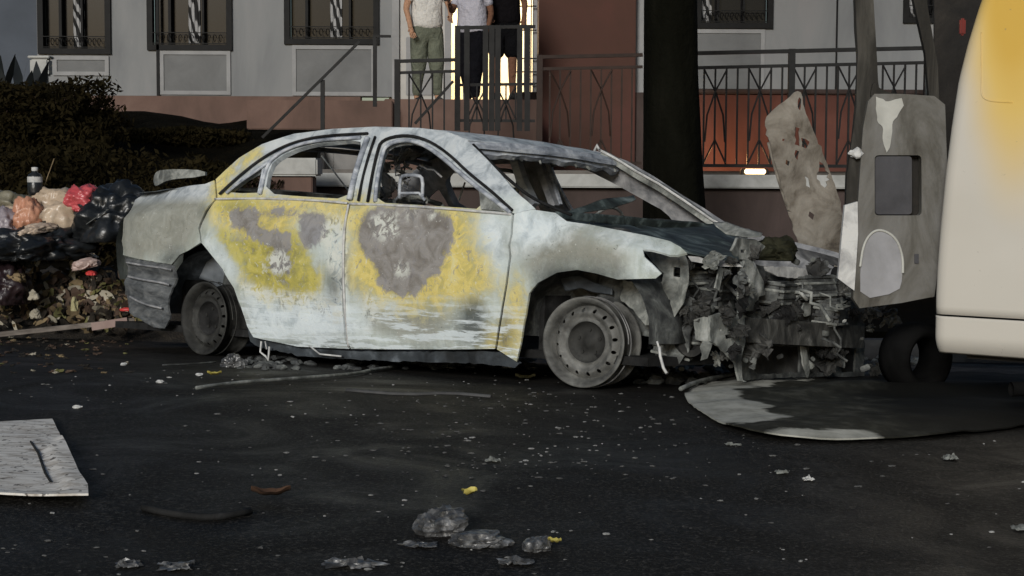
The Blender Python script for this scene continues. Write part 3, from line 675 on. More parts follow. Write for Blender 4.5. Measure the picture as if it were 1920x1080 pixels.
lowz = nt.nodes.new('ShaderNodeMapRange'); nt.links.new(mth(nt,'ADD', sep.outputs['Z'], mth(nt,'MULTIPLY', mth(nt,'SUBTRACT', n1, .5), .25)), lowz.inputs[0]); lowz.inputs['From Min'].default_value = .42; lowz.inputs['From Max'].default_value = .26
hs = nz(nt, 7, 6, .7, .3, stretch=(.5,1,5))
basec = mixc(nt, mth(nt,'MULTIPLY', lowz.outputs[0], ramp(nt, hs, [(.48,g3(0)),(.54,g3(.8))])), basec, (.70,.77,.80))
basec = mixc(nt, mth(nt,'MULTIPLY', lowz.outputs[0], ramp(nt, hs, [(.32,g3(.3)),(.40,g3(0))])), basec, (.16,.19,.20))
inv = mth(nt,'SUBTRACT', 1, mask('yel', .2, -.06, .0))
fz = mth(nt,'MULTIPLY', mth(nt,'MULTIPLY', zt_.outputs[0], .8), inv)
basec = mixc(nt, fz, basec, ramp(nt, nz(nt, 8, 6, .65, .8), [(.32,(.15,.165,.19)),(.44,(.36,.40,.44)),(.56,(.58,.62,.65)),(.75,(.68,.70,.70))]))
nt.links.new(basec, bs.inputs['Base Color']); bs.inputs['Roughness'].default_value = .62; bs.inputs['Specular IOR Level'].default_value = .4
bump(nt, bs, mth(nt,'ADD', n1, mth(nt,'MULTIPLY', n2, .6)), .7, .008)
M['paint'] = m

car = empty('burnt_car', mat=CARM)
tag(car, 'burnt-out sedan with scorched white and yellow paint, bare steel wheels and crushed front', 'car')
def dent(x, z):
    return .018*noise.noise(Vector((x*2.2, z*2.5, 4))) + .008*noise.noise(Vector((x*6, z*7, 9))) + .004*abs(noise.noise(Vector((x*14, z*10, 2))))
def sidefn(off=0, sgn=-1):
    return lambda x, z: Vector((x, sgn*(halfw(x,z)+off+dent(x,z)), z))
NC = (0,-1,0)
# traced outlines, photograph pixels -> (x, z) on the side surface
quarter = [(232,478),(232,440),(240,400),(255,375),(268,366),(300,362),(345,350),(385,345),(402,338),(404,372),(392,385),(374,418),(371,428),(376,455),(352,470),(335,478),(320,496),(300,492),(262,486)]
rdoor = [(406,373),(500,373),(600,376),(651,380),(645,420),(642,470),(642,560),(650,640),(656,654),(560,650),(475,632),(462,612),(452,575),(440,540),(420,505),(395,475),(379,456),(374,430),(378,418),(395,388)]
fdoor = [(655,381),(760,385),(860,392),(961,402),(960,440),(956,480),(948,530),(938,590),(927,654),(860,655),(740,655),(660,654),(654,640),(646,560),(646,470),(649,420)]
fender = [(965,401),(1000,393),(1041,399),(1063,415),(1107,421),(1159,431),(1215,442),(1256,452),(1276,463),(1287,474),(1270,478),(1256,478),(1240,473),(1222,468),(1206,468),(1208,482),(1225,498),(1239,513),(1228,522),(1159,524),(1120,513),(1085,506),(1048,511),(1011,530),(992,550),(984,590),(976,630),(967,678),(931,655),(942,590),(952,530),(960,480),(964,440)]
seams = dict(rear_quarter=quarter, rear_door=rdoor, front_door=fdoor, front_fender=fender)
OUT = {}
for nme, poly in seams.items():
    P = S(poly); OUT[nme] = P
    o = panel(nme, P, [], sidefn(), M['paint'], car, sp=.035, th=.012, paint=True, ncheck=NC)
bpy.data.objects['front_door']['label'] = 'front door with a grey bare patch ringed by yellow scorched paint'
bpy.data.objects['rear_door']['label'] = 'rear door with mottled yellow and mauve scorch marks'
# rocker and drooping sill edge
rk = [(458,604),(466,622),(478,636),(560,654),(700,660),(860,660),(930,660),(968,682),(960,690),(900,682),(700,676),(560,668),(480,652),(462,640)]
panel('rocker_sill', S(rk), [], lambda x, z: Vector((x, -(halfw(x,z)-.03+.02*noise.noise(Vector((x*6,z*6,0)))), z)), M['archin'], car, sp=.03, th=.02, jit=.006, ncheck=NC)
# B-pillar step visible at the door gap
# greenhouse side frame: outer rail with pillars, two openings
rail = [(402,336),(420,318),(445,296),(490,270),(548,250),(620,241),(700,237),(780,239),(832,245),(872,262),(905,293),(940,332),(975,368),(1001,391),(964,400),(860,391),(760,384),(655,380),(560,374),(404,371)]
win_f = [(722,273),(760,263),(796,273),(832,300),(872,336),(897,356),(900,392),(860,389),(780,384),(701,379),(705,335),(713,295)]
win_r = [(494,362),(505,312),(522,293),(560,275),(610,266),(674,262),(676,278),(660,332),(651,373),(560,368)]
win_q = [(424,360),(455,336),(490,315),(484,361),(450,362)]
def rr(P): return S(smoothpoly(P))
o = panel('side_frame', S(rail), [rr(win_f), rr(win_r), S(win_q)], sidefn(-.012), M['paint'], car, sp=.03, th=.03, paint=True, ncheck=NC)
# layered window channels (several parallel ribs following each opening)
def rib(P, off, r, mat, name, closed=False, parent=car, sgn=-1):
    pts = [Vector((x, sgn*(halfw(x,z)+off), z)) for x, z in S(P)]
    bm = bmesh.new(); tube(bm, pts + ([pts[0]] if closed else []), r, 6); return from_bm(name, bm, mat, parent, True)
def sm(P, it=2): return smoothpoly(P, it, closed=False)
rib(sm([(704,378),(708,335),(717,292),(724,272),(760,261),(797,271),(834,298),(874,334),(915,366),(958,398)]), .002, .012, M['bluewhite'], 'window_channel')
rib(sm([(690,378),(698,330),(708,285),(716,262),(760,252),(803,262),(842,288),(880,325),(922,358),(961,394)]), .004, .008, M['soot'], 'door_seal')
rib(sm([(488,364),(500,312),(518,290),(558,271),(608,262),(676,258)]), .002, .011, M['bluewhite'], 'window_channel')
rib(sm([(412,364),(440,338),(480,305),(520,280),(560,264),(610,254),(690,250)]), .004, .008, M['soot'], 'door_seal')
rib(sm([(425,362),(450,342),(494,312),(520,292)]), .003, .009, M['bluewhite'], 'window_channel')
rib(sm([(656,374),(664,335),(678,290),(690,258)]), .004, .016, M['bluewhite'], 'pillar_edge')
rib(sm([(672,376),(680,335),(692,290),(704,256)]), .003, .007, M['soot'], 'pillar_gap')
rib(sm([(485,362),(494,318)]), .001, .008, M['bluewhite'], 'quarter_glass_bar')
rib(sm([(404,373),(500,372),(600,376),(652,381)]), .004, .007, M['whitebit'], 'belt_moulding')
rib(sm([(656,382),(760,386),(860,393),(960,402)]), .004, .007, M['whitebit'], 'belt_moulding')
rib(sm([(655,384),(648,420),(645,470),(646,560),(655,650)]), .006, .007, M['whitebit'], 'door_edge')
# black windscreen seal on the A pillar
rib(sm([(876,270),(905,300),(945,338),(985,370),(1030,390),(1060,402)]), -.045, .008, M['soot'], 'windscreen_seal')
# mirror triangle
panel('mirror_base_plate', S([(899,356),(918,368),(945,396),(902,392)]), [], sidefn(.004), M['ash'], car, sp=.03, th=.006, ncheck=NC)
# --------- far side (mirrored) ---------
def mirror_poly(P): return S(P)
far = empty  # noqa
panel('side_frame', S(rail), [rr(win_f), rr(win_r), S(win_q)], sidefn(-.012, 1), M['inner'], car, sp=.035, th=.05, ncheck=(0,1,0))
for nme in ('rear_quarter','rear_door','front_door','front_fender'):
    P = OUT[nme]; zc = [p[1] for p in P]
    o = panel(nme, P, [], sidefn(0, 1), M['inner'], car, sp=.06, th=.03, ncheck=(0,1,0)); o['label'] = 'blackened '+nme.replace('_',' ')+' of the far side'
for nme, off in (('window_channel',.0),):
    for P in ([(704,378),(708,335),(717,292),(724,272),(760,261),(797,271),(834,298),(874,334),(915,366),(958,398)], [(488,364),(500,312),(518,290),(558,271),(608,262),(676,258)]):
        rib(sm(P), -.03, .012, M['bluewhite'], nme, sgn=1)
# --------- roof ---------
RX0, RX1 = side(470,280)[0], side(858,256)[0]
def roofz(x, sgn=-1):   # height of the rail top
    best = 1.28
    return best
railtop = sorted([side(px,py) for px, py in [(420,318),(445,296),(490,270),(548,250),(620,241),(700,237),(780,239),(832,245),(872,262)]])
def rz(x):
    for a, b in zip(railtop, railtop[1:]):
        if a[0] <= x <= b[0]: return lerp(a[1], b[1], (x-a[0])/(b[0]-a[0]))
    return railtop[0][1] if x < railtop[0][0] else railtop[-1][1]
def roof_surface(x0, x1, dz, nx, ny, inset=.0):
    bm = bmesh.new(); V = []
    for i in range(nx+1):
        x = lerp(x0, x1, i/nx); z = rz(x); h = halfw(x, z)-.012-inset; row = []
        dz = 0
        for j in range(ny+1):
            t = -1+2*j/ny
            row.append(bm.verts.new((x+.07*(1-t*t), t*h, min(z, rz(x+.07*(1-t*t)))-.006+.018*(1-t*t)**.8 + dz + .004*noise.noise(Vector((x*5,t*6,2))))))
        V.append(row)
    for i in range(nx):
        for j in range(ny): bm.faces.new((V[i][j],V[i+1][j],V[i+1][j+1],V[i][j+1]))
    bm.normal_update(); bmesh.ops.solidify(bm, geom=bm.faces[:], thickness=.004)
    return bm
xr0, xr1 = side(500,266)[0], side(866,258)[0]
o = from_bm('roof', roof_surface(xr0, xr1, 0, 44, 30), M['paint'], car, True); paint_attr(o)
# cross members under the roof
for fx in (.0, .33, .66, 1.0):
    x = lerp(xr0+.03, xr1-.02, fx); z = rz(x); h = halfw(x, z)-.06; bm = bmesh.new()
    pts = [(x+.07*(1-t*t), t*h, min(z, rz(x+.07*(1-t*t)))-.040+.018*(1-t*t)**.8) for t in [-1+k/6 for k in range(13)]]
    for a, b in zip(pts, pts[1:]): bar(bm, a, b, .09 if fx in (0,1) else .05, .022)
    from_bm('roof_cross_member', bm, M['bluewhite'] if fx == 1 else M['inner'], car)
# windscreen header hanging shreds
r = random.Random(3)
for k in range(12):
    bm = bmesh.new(); t = r.uniform(-.9,.9); x = xr1+.05*(1-t*t); h = halfw(xr1, rz(xr1)); z = rz(xr1)-.06
    tube(bm, [(x,t*h,z),(x+r.uniform(-.02,.03),t*h+r.uniform(-.05,.05),z-r.uniform(.01,.03))], .007, 4); from_bm('headliner_shred', bm, M['ash'], car)
bm = bmesh.new(); V = []
for i in range(41):
    t = -1+i/20; x = xr1+.075*(1-t*t); h = halfw(xr1, rz(xr1))-.05; z = min(rz(xr1), rz(x))-.004+.018*(1-t*t)**.8; row = []
    for dz_, dx_ in ((0,0),(-.03,.012),(-.036,-.004),(-.065,.004),(-.085,-.02)): row.append(bm.verts.new((x+dx_+.004*noise.noise(Vector((t*8,dz_*30,1))), t*h, z+dz_*(1+.3*noise.noise(Vector((t*6,0,3)))))))
    V.append(row)
for i in range(40):
    for j in range(4): bm.faces.new((V[i][j],V[i+1][j],V[i+1][j+1],V[i][j+1]))
from_bm('windscreen_header', bm, M['bluewhite'], car)
# rear window frame bar and parcel shelf, boot lid
xq, zq = side(404,345); h = halfw(xq,zq)
bm = bmesh.new(); bx(bm, (xq-.25,-h+.03,zq-.04), (xq+.18,h-.03,zq-.02)); from_bm('parcel_shelf', bm, M['burnt'], car)
bm = bmesh.new()
V = []
for i in range(13):
    t = i/12; x = lerp(xq-.05, -1.02, t); zt = lerp(zq-.02, side(262,368)[1]+.01, t); row = []
    for j in range(17):
        s = -1+j/8; hh = halfw(x, .82)-.10*abs(s)**3; row.append(bm.verts.new((x, s*(hh), zt+.02*(1-s*s)+.01*noise.noise(Vector((x*4,s*4,1))))))
    V.append(row)
for i in range(12):
    for j in range(16): bm.faces.new((V[i][j],V[i+1][j],V[i+1][j+1],V[i][j+1]))
o = from_bm('boot_deck', bm, M['paint'], car, True); paint_attr(o)
# raised loose boot-lid edge sticking out at the back, seen as a pale tongue
a = carplane(278,338,-.1); b = carplane(400,322,.0)
bm = bmesh.new(); r_ = bmesh.ops.create_cube(bm, size=1)
bmesh.ops.delete(bm, geom=bm.verts[:], context='VERTS')
tongue = [(277,338),(284,327),(310,322),(370,320),(402,321),(402,333),(350,340),(320,349),(290,349)]
P = [carplane(x,y,.15) for x,y in tongue]
panel('boot_lid_lip', smoothpoly([(p.x,p.z) for p in P]), [], lambda x, z: Vector((x,.15+.15*math.sin((x+1)*4),z)), M['ash'], car, sp=.03, th=.03, ncheck=NC)
bm.free()
# rear face and bumper remains
bm = bmesh.new(); V = []
for j in range(25):
    s = -1+j/12; row = []
    for i in range(12):
        z = lerp(.42, .90, i/11); x = -1.03-.07*math.sin(math.pi*min(1,(z-.35)/.6))+.12*abs(s)**4; row.append(bm.verts.new((x+.006*noise.noise(Vector((s*6,z*9,0))), s*(halfw(-1.02, z)+.0), z)))
    V.append(row)
for j in range(24):
    for i in range(11): bm.faces.new((V[j][i],V[j][i+1],V[j+1][i+1],V[j+1][i]))
o = from_bm('tail_panel', bm, M['paint'], car, True); paint_attr(o)
bump_px = [(232,484),(262,488),(300,494),(322,498),(314,540),(306,570),(310,596),(300,616),(276,612),(252,598),(234,585),(227,540)]
panel('rear_bumper_remains', S(bump_px), [], lambda x, z: Vector((x, -(halfw(x,z)-.035+.02*math.sin(z*42+x*3)*sstep(.25,.5,z)+.012*noise.noise(Vector((x*6,z*22,3)))), z)), M['bumperm'], car, sp=.025, th=.012, jit=.006, ncheck=NC)
for P_ in ([(234,492),(262,497),(300,502),(318,506)],[(236,518),(262,524),(300,530),(314,534)],[(240,556),(266,570),(300,578)]): rib(sm(P_), -.012, .007, M['inner'], 'bumper_ridge')
bm = bmesh.new(); bx(bm, (-1.10,-.58,.30), (-1.02,.58,.46), .02); from_bm('rear_bumper_beam', bm, M['burnt'], car)
# floor pan, firewall, inner structure
bm = bmesh.new(); bx(bm, (-.95,-.74,.12), (3.1,.74,.16)); from_bm('floor_pan', bm, M['soot'], car)
bm = bmesh.new(); bx(bm, (2.42,-.70,.16), (2.45,.70,.76)); from_bm('bulkhead', bm, M['soot'], car); bm = bmesh.new(); bx(bm, (-.35,-.70,.16), (-.32,.70,.78)); from_bm('bulkhead', bm, M['soot'], car)
# inner door skins so that the near doors are not paper
for nm, x0, x1 in (('inner_door_skin', .42, 1.18), ('inner_door_skin', 1.24, 2.25)):
    for s in (-1, 1):
        bm = bmesh.new(); bx(bm, (x0, s*.76, .2), (x1, s*.79, .80), .01); from_bm(nm, bm, M['soot'], car)
# wheel housings
for xw, nm in ((0,'rear_wheel_housing'), (2.776,'front_wheel_housing')):
    for s in (-1,1):
        bm = bmesh.new(); V = []
        for k in range(21):
            an = math.pi*(k/20)*1.06-.1; row = []
            for yy in (.50,.60,.70,.80): row.append(bm.verts.new((xw+.37*math.cos(an)+.008*noise.noise(Vector((k,yy*9,xw))), s*yy, .26+.35*math.sin(an)+.01*noise.noise(Vector((k*.9,yy*7,2))))))
            V.append(row)
        for k in range(20):
            for j in range(3): bm.faces.new((V[k][j],V[k][j+1],V[k+1][j+1],V[k+1][j]))
        c = bm.verts.new((xw, s*.50, .26))
        for k in range(20): bm.faces.new((V[k][0], V[k+1][0], c))
        from_bm(nm, bm, M['burnt'] if xw else M['archin'], car, True)
        bm = bmesh.new(); tube(bm, [(xw-.02,s*.52,.75 if xw else .62),(xw,s*.62,.25)], .05, 12); tube(bm, [(xw-.02,s*.53,.66),(xw-.01,s*.58,.40)], .075, 14); tube(bm, [(xw-.3,s*.4,.18),(xw,s*.66,.2)], .03, 8)
        from_bm('suspension_strut', bm, M['burnt'], car, True)
# ----- wheels -----
def wheel(xw, s, steer=0, mats=('rim','rimdark'), R=.212):
    wm = Matrix.Translation((xw, s*.80, R+.003)) @ Matrix.Rotation(steer, 4, 'Z') @ Matrix.Rotation(0 if s < 0 else math.pi, 4, 'Z')
    wh = empty('wheel'); wh.parent = car; wh.matrix_parent_inverse = Matrix(); wh.matrix_local = wm
    bm = bmesh.new()    # outer side towards -y
    lathe(bm, [(R-.012,-.012),(R-.002,-.016),(R,-.010),(R-.003,-.003),(R-.018,.004),(R-.020,.03),(R-.030,.05),(R-.030,.10),(R-.020,.12),(R-.018,.165),(R-.006,.172),(R-.001,.178),(R-.004,.186),(R-.012,.184),(R-.032,.168),(R-.034,.12),(R-.052,.09),(R-.050,.05),(R-.032,.026),(R-.028,.002)], 72, close=True)
    from_bm('rim', bm, M[mats[0]], wh, True)
    # disc with real vent holes (polar CDT)
    r0, r1 = .098, R-.03; hs = []
    out = [(r1*math.cos(a), r1*math.sin(a)) for a in [2*math.pi*k/72 for k in range(72)]]
    inn = [(r0*math.cos(a), r0*math.sin(a)) for a in [2*math.pi*k/48 for k in range(48)]]
    for k in range(16):
        a = 2*math.pi*(k+.3)/16; c = ((r0+.052)*math.cos(a), (r0+.052)*math.sin(a))
        hs.append([(c[0]+.0115*math.cos(t)*math.cos(a)-.0085*math.sin(t)*math.sin(a), c[1]+.0115*math.cos(t)*math.sin(a)+.0085*math.sin(t)*math.cos(a)) for t in [2*math.pi*q/10 for q in range(10)]])
    def dy(r):
        t = (r-r0)/(r1-r0)
        return .034 - .024*math.exp(-((t-.50)/.24)**2) + .016*sstep(.75,1,t) - .012*math.exp(-(t/.12)**2)
    panel('disc', out, [inn]+hs, lambda x, z: Vector((x, dy(math.hypot(x,z)), z)), M[mats[0]], wh, sp=.012, th=.003, ncheck=NC)
    bm = bmesh.new(); lathe(bm, [(.100,.022),(.094,.030),(.086,.052),(.060,.056),(.034,.056),(.028,.050),(.012,.048),(.001,.048)], 48)
    from_bm('hub_dish', bm, M['soot' if xw==0 else 'rimdark'], wh, True)
    bm = bmesh.new()
    for k in range(5): a = 2*math.pi*k/5+.3; tube(bm, [(.057*math.cos(a),.048,.057*math.sin(a)),(.057*math.cos(a),.06,.057*math.sin(a))], .009, 6)
    from_bm('wheel_nut', bm, M['rimdark'], wh)
    bm = bmesh.new(); lathe(bm, [(.02,.10),(.14,.10),(.14,.12),(.02,.12)], 32, close=True); from_bm('brake_disc', bm, M['rimdark'], wh, True)
    # charred tyre wire shreds around the rim foot
    bm = bmesh.new(); pts = []
    for j in range(75):
        a = 2*math.pi*j/60; q = R+.001+.0035*noise.noise(Vector((j*.21,xw,s))); pts.append((q*math.cos(a), .03+.024*j/60*1.1+.008*noise.noise(Vector((j*.13,s,2))), q*math.sin(a)))
    tube(bm, pts, .0028, 4)
    from_bm('tyre_wire', bm, M['wire' if mats[0]=='rim' else 'rimdark'], wh)
wheel(2.776, -1, .20); wheel(0, -1, -.02, ('rimdark','soot')); wheel(2.776, 1, .05, ('rimdark','soot')); wheel(0, 1, 0, ('rimdark','soot'))
# ----- interior -----
def seat(x, y, rec=.35, W=.46):
    s = empty('seat'); s.parent = car; s.location = (x, y, 0)
    bm = bmesh.new()
    for yy in (-W/2, W/2): tube(bm, [(.0,yy,.36),(-.04,yy,.52),(-.16,yy,.78),(-.2,yy*.8,.90)], .014, 6)
    tube(bm, [(-.2,-W*.4,.90),(-.21,0,.93),(-.2,W*.4,.90)], .014, 6); tube(bm, [(.0,-W/2,.36),(.0,W/2,.36)], .014, 6)
    for k in range(6): z = .44+.075*k; tube(bm, [(-.02-.33*(z-.4),-W/2,z),(-.0-.33*(z-.4),0,z-.01),(-.02-.33*(z-.4),W/2,z)], .005, 4)
    from_bm('seat_back_frame', bm, M['ash'], s, True)
    bm = bmesh.new(); tube(bm, [(0,-W/2,.34),(.45,-W/2,.36),(.47,0,.37),(.45,W/2,.36),(0,W/2,.34)], .014, 6)
    for k in range(8):
        yy = -W/2+W*(k+.5)/8; tube(bm, [(.02+.43*j/24, yy+.016*math.cos(j*1.57), .35+.016*math.sin(j*1.57)) for j in range(25)], .004, 4)
    from_bm('seat_base_frame', bm, M['ash'], s, True)
    return s
for x, y in ((1.45,-.36),(1.45,.36)):
    s = seat(x, y)
    bm = bmesh.new(); hp = smoothpoly([(-.11,.95),(-.12,1.10),(-.09,1.13),(.09,1.13),(.12,1.10),(.11,.95)], 1, False)
    if y > 0: tube(bm, [(-.2,p[0],p[1]) for p in hp], .011, 6); tube(bm, [(-.2,-.07,.9),(-.2,-.07,.96)], .008, 6); tube(bm, [(-.2,.07,.9),(-.2,.07,.96)], .008, 6)
    else: tube(bm, [(-.2,-.07,.9),(-.2,-.07,.93),(-.2,.07,.93),(-.2,.07,.9)], .008, 6)
    from_bm('headrest_frame', bm, M['ash'], s, True)
bm = bmesh.new()
for k in range(17):
    yy = -.6+1.2*k/16; tube(bm, [(.2+.02*math.sin(j*1.5), yy+.03*math.cos(j*1.5),   .62+.058*j) for j in range(7)], .006, 4)
tube(bm, [(.18,-.64,.97),(.18,.64,.97)], .012, 6); tube(bm, [(.25,-.64,.48),(.25,.64,.48)], .012, 6)
from_bm('rear_seat_springs', bm, M['ash'], car, True)
# rounded mirror frame standing at the window sill
c = carplane(771,351,-.55); bm = bmesh.new()
P = [(749,372),(750,336),(757,328),(786,329),(793,336),(792,372)]
P = smoothpoly([(p.x,p.z) for p in [carplane(x,y,-.55) for x,y in P]], 1, False)
tube(bm, [(x,-.55,z) for x,z in P], .010, 8)
q = [carplane(x,y,-.55) for x,y in ((742,376),(752,362),(786,362),(797,376))]
tube(bm, [(v.x,-.55,v.z) for v in q], .008, 6); from_bm('headrest_frame', bm, M['bluewhite'], car, True)
# tangle of burnt wires hanging behind the front window
r = random.Random(19)
for k in range(15):
    px = r.uniform(712,790); py = r.uniform(268,350); y = r.uniform(-.5,.1); pts = []
    for j in range(6):
        pts.append(carplane(px,py,y)); px += r.uniform(-12,16); py += r.uniform(-10,16); y += r.uniform(-.03,.03)
    bm = bmesh.new(); tube(bm, pts, r.uniform(.003,.008), 5); from_bm('burnt_wire', bm, M['bluewhite'] if r.random()<.6 else M['inner'], car, True)
for k,(px,py,y,sx,sz) in enumerate(((735,362,-.50,.06,.10),(722,330,-.45,.04,.08),(775,290,-.2,.09,.04))):
    p = carplane(px,py,y); bm = bmesh.new(); film(bm, (0,0,0), (sx,.08,sz*1.6), 61+k, 20); bmesh.ops.transform(bm, matrix=Matrix.Translation(p) @ Matrix.Rotation(.9,4,'X'), verts=bm.verts[:]); from_bm('charred_cloth', bm, M['inner'], car, True)
# steering column/wheel ring, dashboard tube
bm = bmesh.new(); n = 24
tube(bm, [(1.98+.06*math.sin(a),.36+.18*math.cos(a),.74+.17*math.sin(a)) for a in [2*math.pi*k/n for k in range(n+1)]], .009, 6); tube(bm, [(1.98,.36,.74),(2.35,.36,.62)], .02, 8)
tube(bm, [(1.98,.2,.74),(1.98,.52,.74)], .009, 6); from_bm('steering_wheel', bm, M['ash'], car, True)
bm = bmesh.new(); tube(bm, [(2.3,-.68,.68),(2.3,.68,.68)], .03, 10)
for k in range(14): rockbit(bm, (2.28+random.uniform(-.08,.1), -.6+1.2*k/13, .66+random.uniform(-.06,.05)), (.06,.05,.04), k)
from_bm('dashboard_beam', bm, M['burnt'], car, True)
# two bleached posts seen through the windscreen (far pillars, shifted nearer so light reaches them)
def pxbar(name, pts, y, wd, mat, th=None, parent=car):
    bm = bmesh.new(); P = [carplane(a,b,y if not isinstance(y,(list,tuple)) else y[i]) for i,(a,b) in enumerate(pts)]
    for u, v in zip(P, P[1:]): bar(bm, u, v, th or wd, wd, up=Vector((0,1,0)))
    return from_bm(name, bm, mat, parent)
pxbar('far_pillar_post', [(962,284),(980,340),(1002,386)], .22, .050, M['bluewhite'])
pxbar('far_pillar_post', [(1008,292),(1024,345),(1040,388)], .30, .040, M['inner'])
pxbar('far_pillar_post', [(1024,300),(1050,384)], .34, .022, M['bluewhite'])
pxbar('fallen_strip', [(700,312),(760,300),(800,290)], 0, .014, M['burnt'])
pxbar('fallen_strip', [(603,292),(660,366)], .3, .007, M['burnt'])
pxbar('fallen_strip', [(860,376),(872,342)], .3, .008, M['ash'])
# far A pillar and scuttle: traced where it shows against the wall
fa = [(1128,288),(1160,305),(1200,330),(1240,352),(1290,385),(1340,420),(1385,442)]
P = [carplane(x,y,lerp(.56,.74,i/6)) for i,(x,y) in enumerate(fa)]
bm = bmesh.new()
for i,(u,v) in enumerate(zip(P,P[1:])): bar(bm, u, v, .042, .030, up=Vector((0,1,0)))
from_bm('far_windscreen_pillar', bm, M['ash'], car)
bm = bmesh.new(); tube(bm, [p+Vector((0.0,-.03,.022)) for p in P], .007, 6); from_bm('windscreen_trim', bm, M['whitebit'], car)
# mirror stub on the roof edge
p = carplane(1120,276,.5); bm = bmesh.new(); tube(bm, [p+Vector((-.02,0,-.02)), p+Vector((0,0,.012)), p+Vector((.012,0,-.012))], .008, 6); from_bm('roof_clip', bm, M['whitebit'], car, True)
# ----- hood and scuttle -----
def loft_px(name, rows, mat, nu=28, nv=14, amp=.02, seed=1, th=.005, parent=car):
    """rows: list of (pixel polyline, depth list y) ; interpolated into a crumpled sheet"""
    def ev(row, t):
        pts, ys = row; n = len(pts)-1; k = min(int(t*n), n-1); f = t*n-k
        px = lerp(pts[k][0], pts[k+1][0], f); py = lerp(pts[k][1], pts[k+1][1], f)
        y = lerp(ys[0], ys[-1], t) if len(ys) == 2 else lerp(ys[k], ys[k+1], f)
        return carplane(px, py, y)
    bm = bmesh.new(); V = []
    for j in range(nv+1):
        s = j/nv*(len(rows)-1); k = min(int(s), len(rows)-2); f = s-k
        V.append([])
        for i in range(nu+1):
            t = i/nu; p = ev(rows[k], t).lerp(ev(rows[k+1], t), f)
            d = amp*(abs(noise.noise(p*3.2+Vector((seed,0,0))))*1.5-.3)+amp*.5*noise.noise(p*9+Vector((0,seed,0)))
            V[-1].append(bm.verts.new(p+Vector((0,-d*.6,d*.8))))
    for j in range(nv):
        for i in range(nu): bm.faces.new((V[j][i],V[j][i+1],V[j+1][i+1],V[j+1][i]))
    bm.normal_update(); bmesh.ops.solidify(bm, geom=bm.faces[:], thickness=th)
    return from_bm(name, bm, mat, parent, True)
loft_px('hood', [([(1056,402),(1110,406),(1180,408),(1270,416),(1337,420),(1385,444)], (.60,.64)),
                 ([(1064,412),(1120,418),(1190,424),(1265,436),(1325,444),(1388,470)], (.1,.1)),
                 ([(1066,418),(1110,426),(1170,436),(1258,456),(1290,476),(1384,492)], (-.62,-.50))], M['teal'], 60, 26, .03, 3)
loft_px('hood_flap', [([(1062,398),(1100,384),(1150,374),(1188,368)], (-.1,.35)), ([(1064,404),(1100,399),(1150,394),(1192,374)], (-.15,.3))], M['teal'], 24, 8, .015, 8)
loft_px('hood_edge_curl', [([(1337,418),(1362,416),(1395,430),(1430,440)], (.1,.1)), ([(1342,424),(1362,440),(1395,446),(1428,446)], (.02,.05))], M['ash'], 20, 6, .01, 5)
loft_px('scuttle_panel', [([(1040,396),(1150,402),(1260,412),(1360,424)], (-.62,.7)), ([(1044,410),(1150,420),(1250,432),(1350,440)], (-.62,.7))], M['teal'], 24, 5, .012, 12)
# ----- crushed front: parts behind the fender -----
def sheetpx(name, pts, y, mat, holes=(), sp=.025, th=.006, amp=.012, seed=0, slope=0, jit=.006, parent=car):
    P = [carplane(a,b,y) for a,b in pts]; H = [[carplane(a,b,y) for a,b in h] for h in holes]
    x0 = sum(p.x for p in P)/len(P)
    return panel(name, [(p.x,p.z) for p in P], [[(p.x,p.z) for p in h] for h in H], lambda x,z: Vector((x, y+slope*(x-x0)+amp*2*noise.noise(Vector((x*5,z*5,seed)))+amp*noise.noise(Vector((x*16,z*16,seed))), z)), mat, parent, sp=sp, th=th, jit=jit, ncheck=NC)
sheetpx('headlamp_bracket', [(1206,470),(1250,476),(1285,480),(1292,520),(1285,560),(1258,600),(1215,610),(1190,580),(1150,545),(1140,526),(1236,528),(1242,512)], -.60, M['ash'],
        holes=[[(1222,545),(1234,545),(1234,558),(1222,558)],[(1244,560),(1256,562),(1254,576),(1243,574)],[(1262,500),(1276,502),(1274,520),(1260,518)],[(1215,572),(1226,574),(1224,586),(1214,584)],[(1240,582),(1250,584),(1247,592),(1238,590)]], amp=.02, seed=3)
sheetpx('inner_wing', [(1186,540),(1215,530),(1262,540),(1300,560),(1306,610),(1290,660),(1262,690),(1240,640),(1222,650),(1204,600)], -.50, M['burnt'],
        holes=[[(1226,556),(1240,558),(1240,572),(1226,570)],[(1256,566),(1270,570),(1268,586),(1256,582)],[(1280,590),(1292,594),(1290,612),(1280,606)],[(1232,590),(1246,594),(1244,604),(1232,602)]], amp=.025, seed=13)
def carfront(px, py, x): return carx(px, py, x)
def sheetf(name, pts, xx, mat, holes=(), sp=.03, th=.012, amp=.01, seed=0, jit=.004, parent=car):
    P = [carx(a,b,xx) for a,b in pts]; H = [[carx(a,b,xx) for a,b in h] for h in holes]
    return panel(name, [(p.y,p.z) for p in P], [[(p.y,p.z) for p in h] for h in H], lambda y,z: Vector((xx+amp*noise.noise(Vector((y*5,z*5,seed)))+amp*.5*noise.noise(Vector((y*14,z*14,seed))), y, z)), mat, parent, sp=sp, th=th, jit=jit, ncheck=(1,0,0))
XF = 3.28
sheetf('radiator_support', [(1386,485),(1425,498),(1470,505),(1520,512),(1600,520),(1622,560),(1620,705),(1540,706),(1455,708),(1392,714),(1386,640)], XF, M['burnt'],
       holes=[[(1402,520),(1500,530),(1505,582),(1404,584)],[(1522,534),(1590,542),(1588,590),(1522,588)],[(1428,648),(1500,650),(1502,698),(1424,702),(1412,690)],[(1518,650),(1560,652),(1560,698),(1520,698)],[(1576,652),(1606,654),(1604,698),(1578,698)]], amp=.012)
sheetf('radiator_core', [(1400,516),(1600,530),(1612,700),(1402,706)], XF-.06, M['burntdim'], amp=.03, seed=4)
